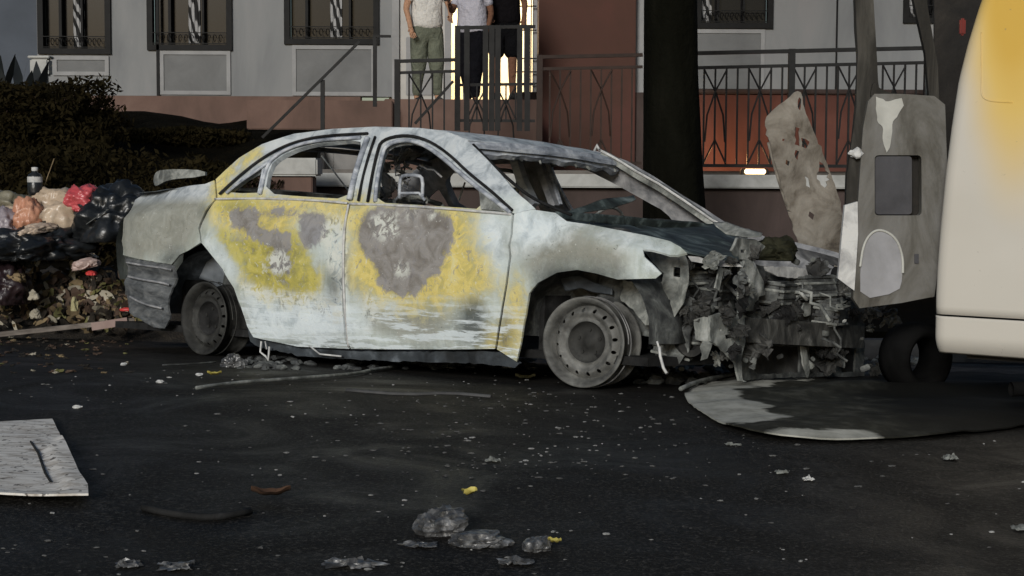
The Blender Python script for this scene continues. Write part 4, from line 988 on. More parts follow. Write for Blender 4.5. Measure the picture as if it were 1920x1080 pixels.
bm = bmesh.new(); a = carx(1394,618,XF+.10); b = carx(1612,632,XF+.06)
for k in range(10): bar(bm, a.lerp(b,k/10)+Vector((.03*math.sin(k/10*3.14),0,0)), a.lerp(b,(k+1)/10)+Vector((.03*math.sin((k+1)/10*3.14),0,0)), .05, .115, up=Vector((0,0,1)))
from_bm('bumper_beam', bm, M['burnt2'], car)
# crash box with bolt holes at the near rail end
sheetf('crash_box', [(1332,592),(1350,588),(1396,592),(1397,640),(1390,676),(1392,712),(1400,716),(1386,714),(1378,680),(1350,650),(1332,640)], XF+.12, M['ash'], holes=[[(1366,600),(1372,600),(1372,607),(1366,607)],[(1384,598),(1388,598),(1388,605),(1384,605)],[(1350,616),(1354,616),(1354,621),(1350,621)],[(1383,630),(1388,630),(1387,637),(1383,637)],[(1360,628),(1372,626),(1374,632),(1362,636)]], amp=.008, sp=.02)
sheetpx('front_rail', [(1300,600),(1336,592),(1340,640),(1330,672),(1318,676),(1322,640),(1304,636)], -.56, M['ash'], amp=.015, seed=8)
sheetf('upper_bracket', [(1384,446),(1420,450),(1436,462),(1412,490),(1386,486),(1372,470)], XF+.02, M['ash'], amp=.02, seed=6, holes=[[(1392,468),(1400,468),(1400,474),(1392,474)]])
sheetf('lock_carrier_post', [(1392,488),(1412,490),(1426,520),(1436,552),(1420,556),(1420,582),(1386,584),(1388,540)], XF+.05, M['ash'], amp=.025, seed=9, sp=.02)
sheetf('lock_carrier_bar', [(1436,500),(1480,500),(1512,504),(1516,516),(1490,522),(1458,518),(1438,508)], XF+.06, M['whitebit'], amp=.01, seed=2)
sheetpx('inner_fender_rail', [(1290,480),(1330,486),(1380,492),(1392,500),(1360,500),(1320,494),(1296,490)], -.5, M['whitebit'], amp=.01, seed=7)
for (pts) in ([(1508,568),(1520,568),(1520,590),(1510,594),(1504,580)], [(1502,648),(1512,652),(1520,690),(1516,708),(1506,680)], [(1576,560),(1584,560),(1582,592),(1574,592)], [(1578,655),(1586,660),(1584,690),(1576,688)], [(1340,540),(1352,500),(1358,504),(1348,545)]):
    sheetf('carrier_strut', pts, XF+.07, M['ash'], amp=.005, sp=.02, th=.008)
# engine block, battery tray, fan shroud, hoses
r = random.Random(11)
for (px,py,y,sx,sy,sz,rt) in ((1335,548,-.15,.10,.14,.08,.1),(1300,520,-.30,.05,.06,.05,-.2),(1460,548,.12,.08,.16,.06,.1),(1520,540,.30,.07,.13,.06,-.15),(1268,640,-.40,.09,.08,.08,.2),(1560,585,.42,.06,.10,.07,.1),(1318,628,-.40,.05,.06,.05,0),(1240,560,-.45,.05,.05,.05,.3)):
    p = carplane(px,py,y); q = Matrix.Translation(p) @ Matrix.Rotation(rt,4,'Y') @ Matrix.Rotation(rt*2,4,'Z'); bm = bmesh.new(); bx(bm, (-sx,-sy,-sz), (sx,sy,sz), .02, q)
    bmesh.ops.subdivide_edges(bm, edges=bm.edges[:], cuts=2, use_grid_fill=True)
    for v in bm.verts: v.co += Vector((1,1,1))*.010*noise.noise(v.co*9)
    o = from_bm('engine_casting', bm, M['burnt'], car)
    for kk in range(4):
        bm = bmesh.new(); bx(bm, (-sx-.006,-sy-.006,-sz+2*sz*(kk+.5)/4-.006), (sx+.006,sy*.8,-sz+2*sz*(kk+.5)/4+.006), .002, q); c_ = from_bm('cooling_rib', bm, M['burnt'] if kk%2 else M['ash'], o)
for (px,py,y,rr_,dd) in ((1320,540,-.22,.085,.05),(1470,590,.2,.13,.03),(1352,500,-.1,.05,.08),(1285,640,-.45,.07,.06),(1545,590,.5,.10,.03)):
    p = carplane(px,py,y); bm = bmesh.new(); lathe(bm, [(rr_*.55,-dd),(rr_,-dd),(rr_,dd),(rr_*.9,dd),(rr_*.86,-dd*.4),(rr_*.55,-dd*.4)], 28, close=True); bmesh.ops.transform(bm, matrix=Matrix.Translation(p) @ Matrix.Rotation(1.1,4,'Z'), verts=bm.verts[:]); from_bm('pulley', bm, M['burntdim'], car, False)
r = random.Random(12)
for k in range(130):
    bm = bmesh.new()
    px = r.uniform(1215,1640); py = r.uniform(486,700) if r.random()<.6 else r.uniform(480,600); p = carplane(px,py,r.uniform(-.45,.2) if px<1400 else r.uniform(.0,.6))
    s = r.uniform(.008,.024)
    if r.random()<.25: rockbit(bm, p, (s*r.uniform(.6,1.6),s,s*r.uniform(.5,1.4)), k)
    else:
        q = Matrix.Translation(p) @ Matrix.Rotation(r.uniform(-.8,.8),4,'Y') @ Matrix.Rotation(r.uniform(-.8,.8),4,'Z'); bx(bm, (-s,-s*.5,-s*.6), (s,s*.5,s*.6), .004, q)
    from_bm('engine_fitting', bm, M['ash'] if r.random() < .55 else M['burnt'], car, False)
for k in range(34):
    px = r.uniform(1220,1580); py = r.uniform(490,640); y = r.uniform(-.45,.1) if px < 1400 else r.uniform(0,.4); pts = []
    for j in range(6):
        p = carplane(px,py,y); pts.append(p); px += r.uniform(-14,22); py += r.uniform(-8,22); 
    bm = bmesh.new(); tube(bm, pts, r.uniform(.003,.013), 6); from_bm('hose', bm, M['ash' if r.random()<.5 else 'burnt'], car, True)
# torn and crumpled ashy sheet scraps that fill the crushed nose
r = random.Random(33)
for k in range(56):
    px = r.uniform(1225,1690); py = r.uniform(478,700) if px < 1420 else (r.uniform(490,690) if px < 1600 else r.uniform(590,700))
    if px < 1400: p = carplane(px,py,r.uniform(-.60,-.35))
    else: p = carx(px,py,XF+r.uniform(.02,.14))
    sz = r.uniform(.03,.085); bm = bmesh.new(); film(bm, (0,0,0), (sz,sz*r.uniform(.5,1.3),sz*1.1), 100+k, 12)
    bmesh.ops.transform(bm, matrix=Matrix.Translation(p) @ Matrix.Rotation(r.uniform(-.6,.6),4,'Z') @ Matrix.Rotation(r.uniform(.6,1.7),4,'X') @ Matrix.Rotation(r.uniform(0,6),4,'Z'), verts=bm.verts[:]); thicken(bm,.002)
    from_bm('torn_metal_scrap', bm, M[r.choice(('ash','burnt','burnt2','burnt2','burntdim','burntdim','soot'))], car, False)
bm = bmesh.new(); p = carx(1592,520,XF-.02); tube(bm, [p+Vector((-.08,0,0)), p], .055, 18); from_bm('horn', bm, M['soot'], car, True)
bm = bmesh.new(); p = carplane(1456,466,.2); bagmesh(bm, (p.x,p.y,p.z-.06), (.11,.12,.085), 5, 4); from_bm('battery_remains', bm, M['olivedark'], car, False)
# battered sheet by the front tyre, small pieces hanging from the sill
bm = bmesh.new()
for (P, rr_) in (([(1480*0+1236,650),(1238,668),(1244,690),(1250,700)], .007), ([(490,640),(488,660),(498,668),(503,676),(505,650)], .006), ([(497,640),(500,655)], .004), ([(580,648),(600,664),(640,668)], .005), ([(1236,654),(1232,640)], .005)):
    pts = [carplane(x,y,-.86) for x,y in P]; bm = bmesh.new(); tube(bm, pts, rr_, 6); from_bm('hanging_wire', bm, M['whitebit'], car, True)
loft_px('arch_flap', [([(440,535),(465,532),(470,550)], (-.86,-.84)), ([(450,575),(468,572),(466,560)], (-.86,-.84))], M['burnt'], 8, 8, .01, 4)
loft_px('arch_liner_shred', [([(1050,520),(1085,512),(1120,528),(1150,545)], (-.70,-.66)), ([(1060,545),(1090,540),(1125,548),(1150,556)], (-.68,-.66))], M['archin'], 24, 8, .03, 6)
loft_px('arch_liner', [([(345,482),(372,470),(400,478),(425,515)], (-.62,-.62)), ([(335,530),(365,520),(400,530),(420,560)], (-.60,-.60))], mottled('pale_blue_liner', [(.3,g3(.10,(.85,.97,1.1))),(.6,g3(.2,(.88,.98,1.08))),(.8,g3(.3))], 6,.7,.3,.01), 20, 8, .01, 2)

# ======================= WHITE VAN =======================
VY = 6.75
m, nt, bs = newmat('amber_patched_van_paint')
tc = nt.nodes.new('ShaderNodeTexCoord'); sp = nt.nodes.new('ShaderNodeSeparateXYZ'); nt.links.new(tc.outputs['Object'], sp.inputs[0])
nb = nz(nt, 1.7, 3, .5, .3); nf = nz(nt, 14, 5, .6, .2)
def ell(cx, cz, rx, rz, amp, k0, k1, ns=None):
    dx = mth(nt,'DIVIDE', mth(nt,'SUBTRACT', sp.outputs['X'], cx), rx); dz = mth(nt,'DIVIDE', mth(nt,'SUBTRACT', sp.outputs['Z'], cz), rz)
    d = mth(nt,'SQRT', mth(nt,'ADD', mth(nt,'MULTIPLY',dx,dx), mth(nt,'MULTIPLY',dz,dz)))
    d = mth(nt,'ADD', d, mth(nt,'MULTIPLY', mth(nt,'SUBTRACT', ns or nb, .5), amp))
    mr = nt.nodes.new('ShaderNodeMapRange'); mr.interpolation_type='SMOOTHSTEP'; mr.inputs['From Min'].default_value = k1; mr.inputs['From Max'].default_value = k0
    nt.links.new(d, mr.inputs[0]); return mr.outputs[0]
o0 = at(1758,620,VY); vo = Vector((o0.x, VY, gz(o0.x,VY)))
def VL(px, py): p = at(px,py,VY); return (p.x-vo.x, p.z-vo.z)
VANG = .66; vs_ = Vector((math.cos(VANG), -math.sin(VANG), 0)); vw_ = Vector((math.sin(VANG), math.cos(VANG), 0))
def VS(px, py, off=0):                         # where a view ray meets the van's long side
    d = ray(px, py); n = vw_; c0 = vo - vw_*off; t = n.dot(c0-CAM)/n.dot(d); return CAM + d*t - vo
def VSL(px, py): p = VS(px, py); return (p.x, p.z)
yx, yz = VSL(1912,60)
c = ramp(nt, nb, [(.3,(.53,.50,.44)),(.6,(.58,.55,.49)),(.8,(.61,.58,.52))])
c = mixc(nt, ell(yx,yz-.04,.165,.62,.45,.4,1.3), c, (.70,.49,.14))  # amber ellipse over the white, fading outward
c = mixc(nt, mth(nt,'MULTIPLY', ell(yx+.0,yz+.12,.11,.44,.5,.4,1.1), .8), c, (.62,.38,.055))
sm_ = ramp(nt, nz(nt, 30, 3), [(.70,g3(0)),(.74,g3(1))])
c = mixc(nt, mth(nt,'MULTIPLY', sm_, .45), c, (.2,.17,.13))
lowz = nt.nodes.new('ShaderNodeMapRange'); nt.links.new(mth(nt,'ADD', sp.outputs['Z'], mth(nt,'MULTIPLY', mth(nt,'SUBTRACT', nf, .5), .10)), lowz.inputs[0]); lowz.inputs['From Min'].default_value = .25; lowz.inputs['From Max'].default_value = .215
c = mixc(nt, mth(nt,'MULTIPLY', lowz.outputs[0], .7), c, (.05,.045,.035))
nt.links.new(c, bs.inputs['Base Color']); bs.inputs['Roughness'].default_value = .5; bs.inputs['Specular IOR Level'].default_value = .4
bump(nt, bs, nf, .05, .004)
M['van'] = m
M['vandark'] = mottled('burnt_van_interior', [(.35,(.006,.005,.004)),(.6,(.016,.013,.010)),(.8,(.04,.033,.026))], 5, .85, .5, .012)
M['vandoor'] = mottled('smoked_grey_door', [(.3,(.035,.030,.022)),(.42,(.08,.075,.062)),(.52,(.125,.12,.108)),(.64,(.16,.158,.15)),(.76,(.22,.22,.225))], 3.4, .6, .4, .008, stretch=(1,1,.5), detail=10, dist=1.2)
M['vandoorpale'] = mottled('bleached_door_patch', [(.3,(.17,.17,.175)),(.5,(.26,.26,.27)),(.7,(.33,.33,.35))], 4, .6, .2, .004)
M['vandoorwhite'] = mottled('flaking_white_patch', [(.3,(.34,.34,.31)),(.7,(.5,.5,.46))], 8, .7, .3, .004)
M['doorpost'] = mottled('burnt_door_frame', [(.3,(.010,.009,.007)),(.5,(.026,.024,.020)),(.7,(.075,.07,.06))], 7, .7, .4, .006, stretch=(1.6,1,.25), spec=.2)
M['pocket'] = mottled('dark_door_pocket', [(.3,(.020,.020,.024)),(.6,(.045,.045,.052)),(.8,(.08,.08,.09))], 5, .5, .2, .005)
M['blackw'] = mottled('charred_wheel', [(.3,g3(.003)),(.7,g3(.008))], 6, .9, .3, .01, spec=.05)
van = empty('white_van', vo); tag(van, 'white van with amber patched paint at the right edge, its rear end open and burnt', 'van')
# side skin: rear edge profile traced, lofted around the rear corner
edge = [(1757,600),(1757,560),(1760,500),(1766,420),(1774,330),(1784,240),(1796,150),(1812,80),(1832,10),(1852,-50),(1880,-120),(1915,-190)]
E_ = [VL(x-9,y) for x,y in edge]
zsill = VL(1850,603)[1]
def rows_for(z0, z1, n): return [lerp(z0,z1,k/n) for k in range(n+1)]
def edgex(z):
    Q = sorted(E_, key=lambda q: q[1])
    if z <= Q[0][1]: return Q[0][0]
    for a, b in zip(Q, Q[1:]):
        if a[1] <= z <= b[1]: return lerp(a[0], b[0], (z-a[1])/(b[1]-a[1]))
    return Q[-1][0] + (z-Q[-1][1])*.8
ztop = max(q[1] for q in E_)
VA = -.10        # the van's long side runs slightly towards the camera
def vskin(z, u, out=0):
    """u = distance along the side from the rear corner"""
    rc = .05; c0 = Vector((edgex(z), 0, z))
    if u < rc:
        a = (1-u/rc)*math.pi/2; p = c0 + vs_*rc + vw_*rc - vw_*rc*math.cos(a) - vs_*rc*math.sin(a)
    else: p = c0 + vs_*u
    return p + vw_*(.04*max(0, z-.75)**1.6 - out)
def vgrid(name, zs, us, mat, out=0, outf=None, th=.012):
    bm = bmesh.new(); V = [[bm.verts.new(vskin(z,u,(outf(z) if outf else out))) for u in us] for z in zs]
    for j in range(len(zs)-1):
        for i in range(len(us)-1): bm.faces.new((V[j][i],V[j][i+1],V[j+1][i+1],V[j+1][i]))
    bm.normal_update(); bmesh.ops.solidify(bm, geom=bm.faces[:], thickness=th)
    return from_bm(name, bm, mat, van, True)
us = [0,.01,.02,.03,.045,.06,.075,.1,.14,.2,.3,.4,.6,.8,1.2,1.6,2.2,2.8,3.4]
zc = VL(1757,590)[1]
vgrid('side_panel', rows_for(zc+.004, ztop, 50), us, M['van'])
def low(z):
    t = (zc-z)/(zc-.19); return .004-.0*t+(-.05*max(0,t-.45)**2*3)
zb = VL(1757,654)[1]
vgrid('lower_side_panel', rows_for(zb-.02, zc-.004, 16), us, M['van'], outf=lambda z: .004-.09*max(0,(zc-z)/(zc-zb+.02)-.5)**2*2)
bm = bmesh.new(); V = []
for j in range(13):
    V.append([bm.verts.new(vskin(ztop, u) + vw_*(.02+1.55*j/12) + Vector((0, 0, .13*math.sin(math.pi*j/12)))) for u in us])
for j in range(12):
    for i in range(len(us)-1): bm.faces.new((V[j][i],V[j][i+1],V[j+1][i+1],V[j+1][i]))
from_bm('roof', bm, M['van'], van, True)
bm = bmesh.new(); V = [[bm.verts.new(vskin(z,u)+vw_*(1.6-2*.04*max(0,z-.75)**1.6)) for u in us[7:]] for z in rows_for(zb, ztop, 12)]
for j in range(12):
    for i in range(len(us)-8): bm.faces.new((V[j][i],V[j][i+1],V[j+1][i+1],V[j+1][i]))
from_bm('far_side_panel', bm, M['vandark'], van, True)
VR = Matrix.Rotation(-VANG,4,'Z')
bm = bmesh.new(); bx(bm, (.10,.08,zb-.04), (3.4,1.5,zb+.03), mt=VR); from_bm('van_floor', bm, M['vandark'], van)
bm = bmesh.new(); bx(bm, (1.6,.10,zb+.031), (1.64,1.5,1.6), mt=VR); from_bm('partition', bm, M['vandark'], van)
bm = bmesh.new(); bx(bm, (.06,.12,zb+.03), (.12,1.45,zb+.16), .01, VR); from_bm('rear_sill', bm, M['vandark'], van)
# recessed pull on the side
def vskinpt(px, py):
    u = .1; 
    for _ in range(30):
        d = ray(px, py); p = CAM + d*(((vo+vskin(1,u)).y-CAM.y)/d.y) - vo; z = p.z; q = vskin(z, u); u = max(.05, u + (p.x-q.x)*.7)
    return vskin(z, u) - vw_*.001
bm = bmesh.new(); tube(bm, [vskinpt(x,y) for x,y in smoothpoly([(1843,60),(1840,170),(1846,186),(1868,191),(1900,192)],2,False)], .003, 5); from_bm('panel_seam', bm, M['van'], van, True)
# tail lamp and dark wheel
p = at(1806,50,7.6)-vo; bm = bmesh.new(); bx(bm, (p.x-.014,p.y,p.z-.04), (p.x+.014,p.y+.03,p.z+.04), .008)
from_bm('tail_lamp', bm, mottled('red_lamp_plastic', [(.3,(.10,.012,.008)),(.7,(.2,.02,.012))], 10,.4,.1,.002), van)
p = at(1727,612,7.35)-vo; bm = bmesh.new(); lathe(bm, [(.10,0),(.13,-.02),(.16,0),(.165,.10),(.15,.16),(.10,.16)], 40, close=True); bmesh.ops.transform(bm, matrix=Matrix.Translation((p.x+.03,p.y,.165)) @ Matrix.Rotation(.5,4,'Z'), verts=bm.verts[:])
wv = from_bm('wheel', bm, M['blackw'], van, True)
for ux in (2.6,):
    bm = bmesh.new(); lathe(bm, [(.10,0),(.13,-.02),(.18,0),(.185,.12),(.15,.16),(.10,.16)], 40, close=True); bmesh.ops.transform(bm, matrix=VR @ Matrix.Translation((ux,.12,.185)), verts=bm.verts[:]); from_bm('wheel', bm, M['soot'], van, True)
# undercarriage pipe with pale end
p = at(1905,730,6.5)-vo; bm = bmesh.new(); tube(bm, [(p.x-.02,p.y,p.z),(p.x+.9,p.y+.1,p.z+.03)], .03, 12, cap=False); from_bm('exhaust_pipe', bm, M['blackw'], van, True)
# rear frame (D pillar edges) in the dark gap
def vplane(px, py, Y): return at(px,py,Y)-vo
def vpan(name, pts, Y, mat, th=.02, amp=.003, sp=.03, holes=(), off=0, jit=0, slope=0, parent=None):
    P = [vplane(a,b,Y) for a,b in pts]; H = [[(q.x,q.z) for q in [vplane(a,b,Y) for a,b in h]] for h in holes]; x0 = P[0].x
    return panel(name, [(p.x,p.z) for p in P], H, lambda x,z: Vector((x, Y-vo.y+off+slope*(x-x0)+amp*noise.noise(Vector((x*6,z*6,1))), z)), mat, parent or van, sp=sp, th=th, jit=jit, ncheck=NC)
vpan('rear_door_frame', [(1700,-60),(1728,-60),(1744,40),(1758,120),(1762,210),(1758,330),(1740,330),(1744,200),(1735,100)], 7.1, M['doorpost'], .04)
vpan('rear_door_frame', [(1722,20),(1738,22),(1752,90),(1756,160),(1752,176),(1738,176),(1734,90)], 7.16, M['ash'], .02)
vpan('dark_gap_sheet', [(1752,-200),(1900,-200),(1900,560),(1752,560)], 8.15, M['vandark'], .02)  # added dark sheet standing in for the darkness in the gap
# opened rear door
def rrect(x0,y0,x1,y1,r):
    return [(cx+r*math.cos(a), cy+r*math.sin(a)) for cx,cy,a0 in ((x1-r,y1-r,0),(x0+r,y1-r,90),(x0+r,y0+r,180),(x1-r,y0+r,270)) for a in [math.radians(a0+q) for q in (0,30,60,90)]]
DY = 6.95
vpan_door = [(1640,176),(1690,176),(1752,180),(1772,196),(1776,300),(1770,420),(1762,480),(1752,556),(1690,568),(1612,578),(1600,560),(1602,480),(1606,420),(1612,330),(1618,240),(1628,190)]
dr = vpan('rear_door', vpan_door, DY, M['vandoor'], .05, .004, holes=[rrect(1640,291,1728,404,7)]); dr['label'] = 'open grey smoke-stained rear door with a dark recessed pocket'
vpan('door_pocket', rrect(1641,293,1710,402,6), DY+.012, M['pocket'], .01, .004, parent=van)
vpan('pocket_well', [(1634,286),(1734,288),(1734,410),(1634,408)], DY+.07, M['vandark'], .01, 0)
vpan('bleached_patch', smoothpoly([(1613,562),(1612,500),(1618,460),(1634,436),(1652,432),(1676,446),(1690,475),(1692,520),(1684,548)]), DY, M['vandoorpale'], .004, .004, off=-.007)
bm = bmesh.new(); arc = smoothpoly([(1612,500),(1618,458),(1634,434),(1654,430),(1680,446),(1692,480),(1692,512)],2,False); tube(bm, [vplane(x,y,DY)+Vector((0,-.009,0)) for x,y in arc], .006, 6); from_bm('patch_rim', bm, M['vandoorwhite'], van, True)
vpan('flaked_patch', [(1642,181),(1660,190),(1690,184),(1694,198),(1684,214),(1674,228),(1672,250),(1668,276),(1662,286),(1656,270),(1654,238),(1644,226)], DY, M['vandoorwhite'], .003, .004, off=-.006, jit=.004, sp=.012)
vpan('door_edge', [(1584,385),(1608,378),(1609,440),(1602,545),(1588,535),(1571,522),(1578,450)], DY-.02, M['whitebit'], .03, .003)
vpan('window_post', [(1601,-60),(1634,-60),(1642,60),(1646,150),(1650,180),(1616,340),(1610,430),(1584,440),(1588,330),(1606,200),(1608,100)], DY+.03, M['doorpost'], .04, .01)
vpan('window_frame_bottom', smoothpoly([(1638,150),(1650,168),(1690,180),(1750,182),(1752,196),(1640,200),(1632,180)],1), DY+.01, M['doorpost'], .03, .006)
bm = bmesh.new(); p = vplane(1607,288,DY); rockbit(bm, p, (.03,.02,.022), 2); rockbit(bm, p+Vector((-.02,0,.004)), (.02,.015,.012), 3); from_bm('latch', bm, M['whitebit'], van)
vpan('door_lock_plate', [(1714,476),(1722,476),(1722,494),(1714,494)], DY, M['pocket'], .004, 0, off=-.007)

# ======================= LEANING BENT PANEL =======================
M['rust'] = mottled('ashen_beige_sheet', [(.3,(.05,.04,.03)),(.42,(.14,.12,.095)),(.52,(.23,.205,.17)),(.62,(.29,.265,.225)),(.76,(.38,.35,.31))], 6, .85, .5, .012)
PY = 9.0
pan0 = ground(1530,560); base_ = Vector((at(1530,500,PY).x, PY, 0)); base_.z = gz(base_.x, PY)
lp = empty('bent_metal_panel', base_); tag(lp, 'perforated ashen beige sheet-metal panel leaning up between the car front and the van door', 'metal panel')
def ppt(px,py,Y=PY): return at(px,py,Y)-base_
shape = [(1418,228),(1440,205),(1462,190),(1478,174),(1490,178),(1492,205),(1515,250),(1540,300),(1560,350),(1575,400),(1590,470),(1596,540),(1580,560),(1520,540),(1498,480),(1482,430),(1462,370),(1445,320),(1430,270)]
hol = [[(1500,330),(1508,334),(1512,352),(1503,348)],[(1462,300),(1470,304),(1468,312),(1461,308)],[(1510,395),(1520,402),(1518,412),(1508,404)],[(1478,240),(1487,243),(1488,275),(1478,272)],[(1490,260),(1508,268),(1502,280),(1492,276)],[(1480,282),(1488,285),(1486,302),(1480,296)],[(1528,303),(1548,325),(1540,352),(1524,335)],[(1484,186),(1489,190),(1487,210),(1483,208)],[(1454,262),(1459,262),(1458,266),(1454,266)]]
P = [ppt(*q) for q in shape]; H = [[(ppt(*q).x, ppt(*q).z) for q in h] for h in hol]
panel('sheet', smoothpoly([(p.x,p.z) for p in P]), H, lambda x,z: Vector((x, -.12*z+.05*noise.noise(Vector((x*3,z*3,7)))+.03*abs(noise.noise(Vector((x*6+z*2,z*2,1))))+.10*math.sin(x*4), z)), M['rust'], lp, sp=.02, th=.006, jit=.009, ncheck=NC)
bm = bmesh.new(); E2 = smoothpoly([(1432,268),(1447,322),(1464,372),(1486,430),(1502,480),(1520,520)],1,False); tube(bm, [ppt(*q)+Vector((0,-.12*ppt(*q).z-.02,0)) for q in E2], .012, 6); from_bm('folded_edge', bm, M['rust'], lp, True)

# ======================= FALLEN HOOD-LIKE PANEL ON THE ROAD =======================
def gpanel(name, label, cat, pts, mat, zf, sp=.05, th=.006, jit=.0, group=None, smooth=True, it=1):
    P = [ground(*q) for q in pts]; c = sum(P, Vector())/len(P); 
    P2 = [(p.x-c.x, p.y-c.y) for p in P]
    if it: P2 = smoothpoly(P2, it)
    o = panel(name, P2, [], lambda x,y: Vector((x, y, gz(x+c.x,y+c.y)-c.z+zf(x,y,P2))), mat, None, sp=sp, th=th, jit=jit, ncheck=(0,0,1), smooth=smooth)
    o.location = c; tag(o, label, cat, group); return o
M['fallen'] = None
m, nt, bs = newmat('fallen_panel_paint_and_shade')
f1 = nz(nt, 2.0, 5, .6, .8, stretch=(1,1.6,1)); f2 = nz(nt, 10, 5, .6)
sp = nt.nodes.new('ShaderNodeSeparateXYZ'); tc = nt.nodes.new('ShaderNodeTexCoord'); nt.links.new(tc.outputs['Object'], sp.inputs[0])
fx = nt.nodes.new('ShaderNodeMapRange'); nt.links.new(mth(nt,'ADD', sp.outputs['X'], mth(nt,'MULTIPLY', mth(nt,'SUBTRACT', f1, .5), 1.1)), fx.inputs[0]); fx.inputs['From Min'].default_value = -.42; fx.inputs['From Max'].default_value = -.30
rx = nt.nodes.new('ShaderNodeMapRange'); nt.links.new(mth(nt,'ADD', sp.outputs['X'], mth(nt,'MULTIPLY', mth(nt,'SUBTRACT', f1, .5), .8)), rx.inputs[0]); rx.inputs['From Min'].default_value = -.25; rx.inputs['From Max'].default_value = .1  # far end blackened in the colour to stand in for the van's shade
an = nt.nodes.new('ShaderNodeAttribute'); an.attribute_name = 'pale'
av = mth(nt,'ADD', an.outputs['Fac'], mth(nt,'MULTIPLY', mth(nt,'SUBTRACT', f1, .5), .35)); mr = nt.nodes.new('ShaderNodeMapRange'); mr.inputs['From Min'].default_value = .01; mr.inputs['From Max'].default_value = -.02; nt.links.new(av, mr.inputs[0])
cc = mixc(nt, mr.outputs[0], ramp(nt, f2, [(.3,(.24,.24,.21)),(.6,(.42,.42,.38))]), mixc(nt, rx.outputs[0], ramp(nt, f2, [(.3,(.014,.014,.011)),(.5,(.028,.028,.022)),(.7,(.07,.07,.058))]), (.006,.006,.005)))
nt.links.new(cc, bs.inputs['Base Color']); bs.inputs['Roughness'].default_value = .8; bs.inputs['Specular IOR Level'].default_value = .15; bump(nt, bs, f2, .3, .01)
def zf_fallen(x, y, P2):
    e = sdf(x, y, P2); return .02+.02*sstep(0,.2,e)+.05*math.exp(-((y+.15-.2*math.sin(x*2))/.12)**2)*sstep(-.6,0,x)+.022*noise.noise(Vector((x*2.5,y*4,2)))+.01*abs(noise.noise(Vector((x*9,y*9,2))))
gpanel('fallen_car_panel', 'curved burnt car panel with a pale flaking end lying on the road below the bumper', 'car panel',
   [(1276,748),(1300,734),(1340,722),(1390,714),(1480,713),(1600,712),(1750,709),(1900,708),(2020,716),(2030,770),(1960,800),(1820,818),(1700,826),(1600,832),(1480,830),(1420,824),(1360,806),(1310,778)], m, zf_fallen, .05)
fp = bpy.data.objects['fallen_car_panel']
PL = [[tuple((ground(*q)-fp.location)[:2]) for q in smoothpoly(PP)] for PP in ([(1250,748),(1390,706),(1520,706),(1518,732),(1400,740),(1385,756),(1410,776),(1490,802),(1400,816),(1330,800)],[(1440,822),(1560,824),(1650,818),(1650,845),(1430,840)])]
at_ = fp.data.attributes.new('pale','FLOAT','POINT'); at_.data.foreach_set('value', [max(sdf(v.co.x,v.co.y,P_) for P_ in PL) for v in fp.data.vertices])
bm = bmesh.new(); Q = [ground(*q)-fp.location+Vector((0,0,.045)) for q in smoothpoly([(1276,748),(1302,735),(1340,724),(1392,715),(1480,713),(1600,713)],1,False)]; tube(bm, Q, .010, 6); from_bm('rolled_edge', bm, M['ash'], fp, True)

# ======================= WHITE BOARD, RODS, KERB PLANK =======================
m, nt, bs = newmat('dirty_white_board')
f = nz(nt, 7, 5, .65, .8, stretch=(1,4,1)); s2 = nz(nt, 38, 3, .6)
c = ramp(nt, f, [(.32,(.26,.22,.18)),(.42,(.50,.46,.41)),(.5,(.68,.65,.60)),(.6,(.76,.73,.68)),(.8,(.8,.78,.74))])
c = mixc(nt, ramp(nt, s2, [(.60,g3(0)),(.64,g3(.85))]), c, (.05,.04,.035))
c = mixc(nt, ramp(nt, nz(nt, 2.6, 6, .7, 1.5), [(.55,g3(0)),(.68,g3(.7))]), c, (.24,.19,.14))
nt.links.new(c, bs.inputs['Base Color']); bs.inputs['Roughness'].default_value = .8; bump(nt, bs, f, .25, .006)
gpanel('dirty_board', 'dirty white creased board lying flat on the road at the left edge', 'board', [(-120,802),(0,800),(98,794),(118,835),(150,905),(165,928),(166,947),(60,946),(-60,940),(-150,938)], m, lambda x,y,P: .018+.006*noise.noise(Vector((x*5,y*5,0)))+ (.012 if x>.0 and sdf(x,y,P)<.06 else 0), .03, .006, it=0)
bo = bpy.data.objects['dirty_board']; bm = bmesh.new(); tube(bm, [ground(*q)-bo.location+Vector((0,0,.021)) for q in ((58,840),(72,862),(85,900),(96,918))], .004, 4); from_bm('crease', bm, M['soot'], bo)
def gtube(name, label, cat, pts, r, mat, lift=.015, group=None, it=1):
    P = [ground(*q) for q in pts]; c = P[0].copy(); Q = [(p.x,p.y) for p in P]; Q = smoothpoly(Q, it, False) if it else Q
    bm = bmesh.new(); tube(bm, [Vector((x-c.x,y-c.y,gz(x,y)-c.z+lift)) for x,y in Q], r, 7); o = from_bm(name, bm, mat, None, True); o.location = c; tag(o, label, cat, group); return o
gtube('metal_rod', 'long thin pale bent rod lying on the road below the car doors', 'rod', [(368,734),(440,724),(520,718),(600,712),(670,706),(700,698),(742,693)], .008, M['ash'])
gtube('metal_rod', 'short faint rod lying behind the long rod beside the crumpled ball', 'rod', [(305,690),(360,688),(405,684)], .004, M['burnt'])
gtube('kerb_strip', 'faint pale strip embedded in the asphalt between the wheels', 'strip', [(650,733),(760,742),(840,738),(920,745)], .010, mottled('strip_grey',[(.3,g3(.03)),(.7,g3(.08))],5,.8,.2,.004), .002)
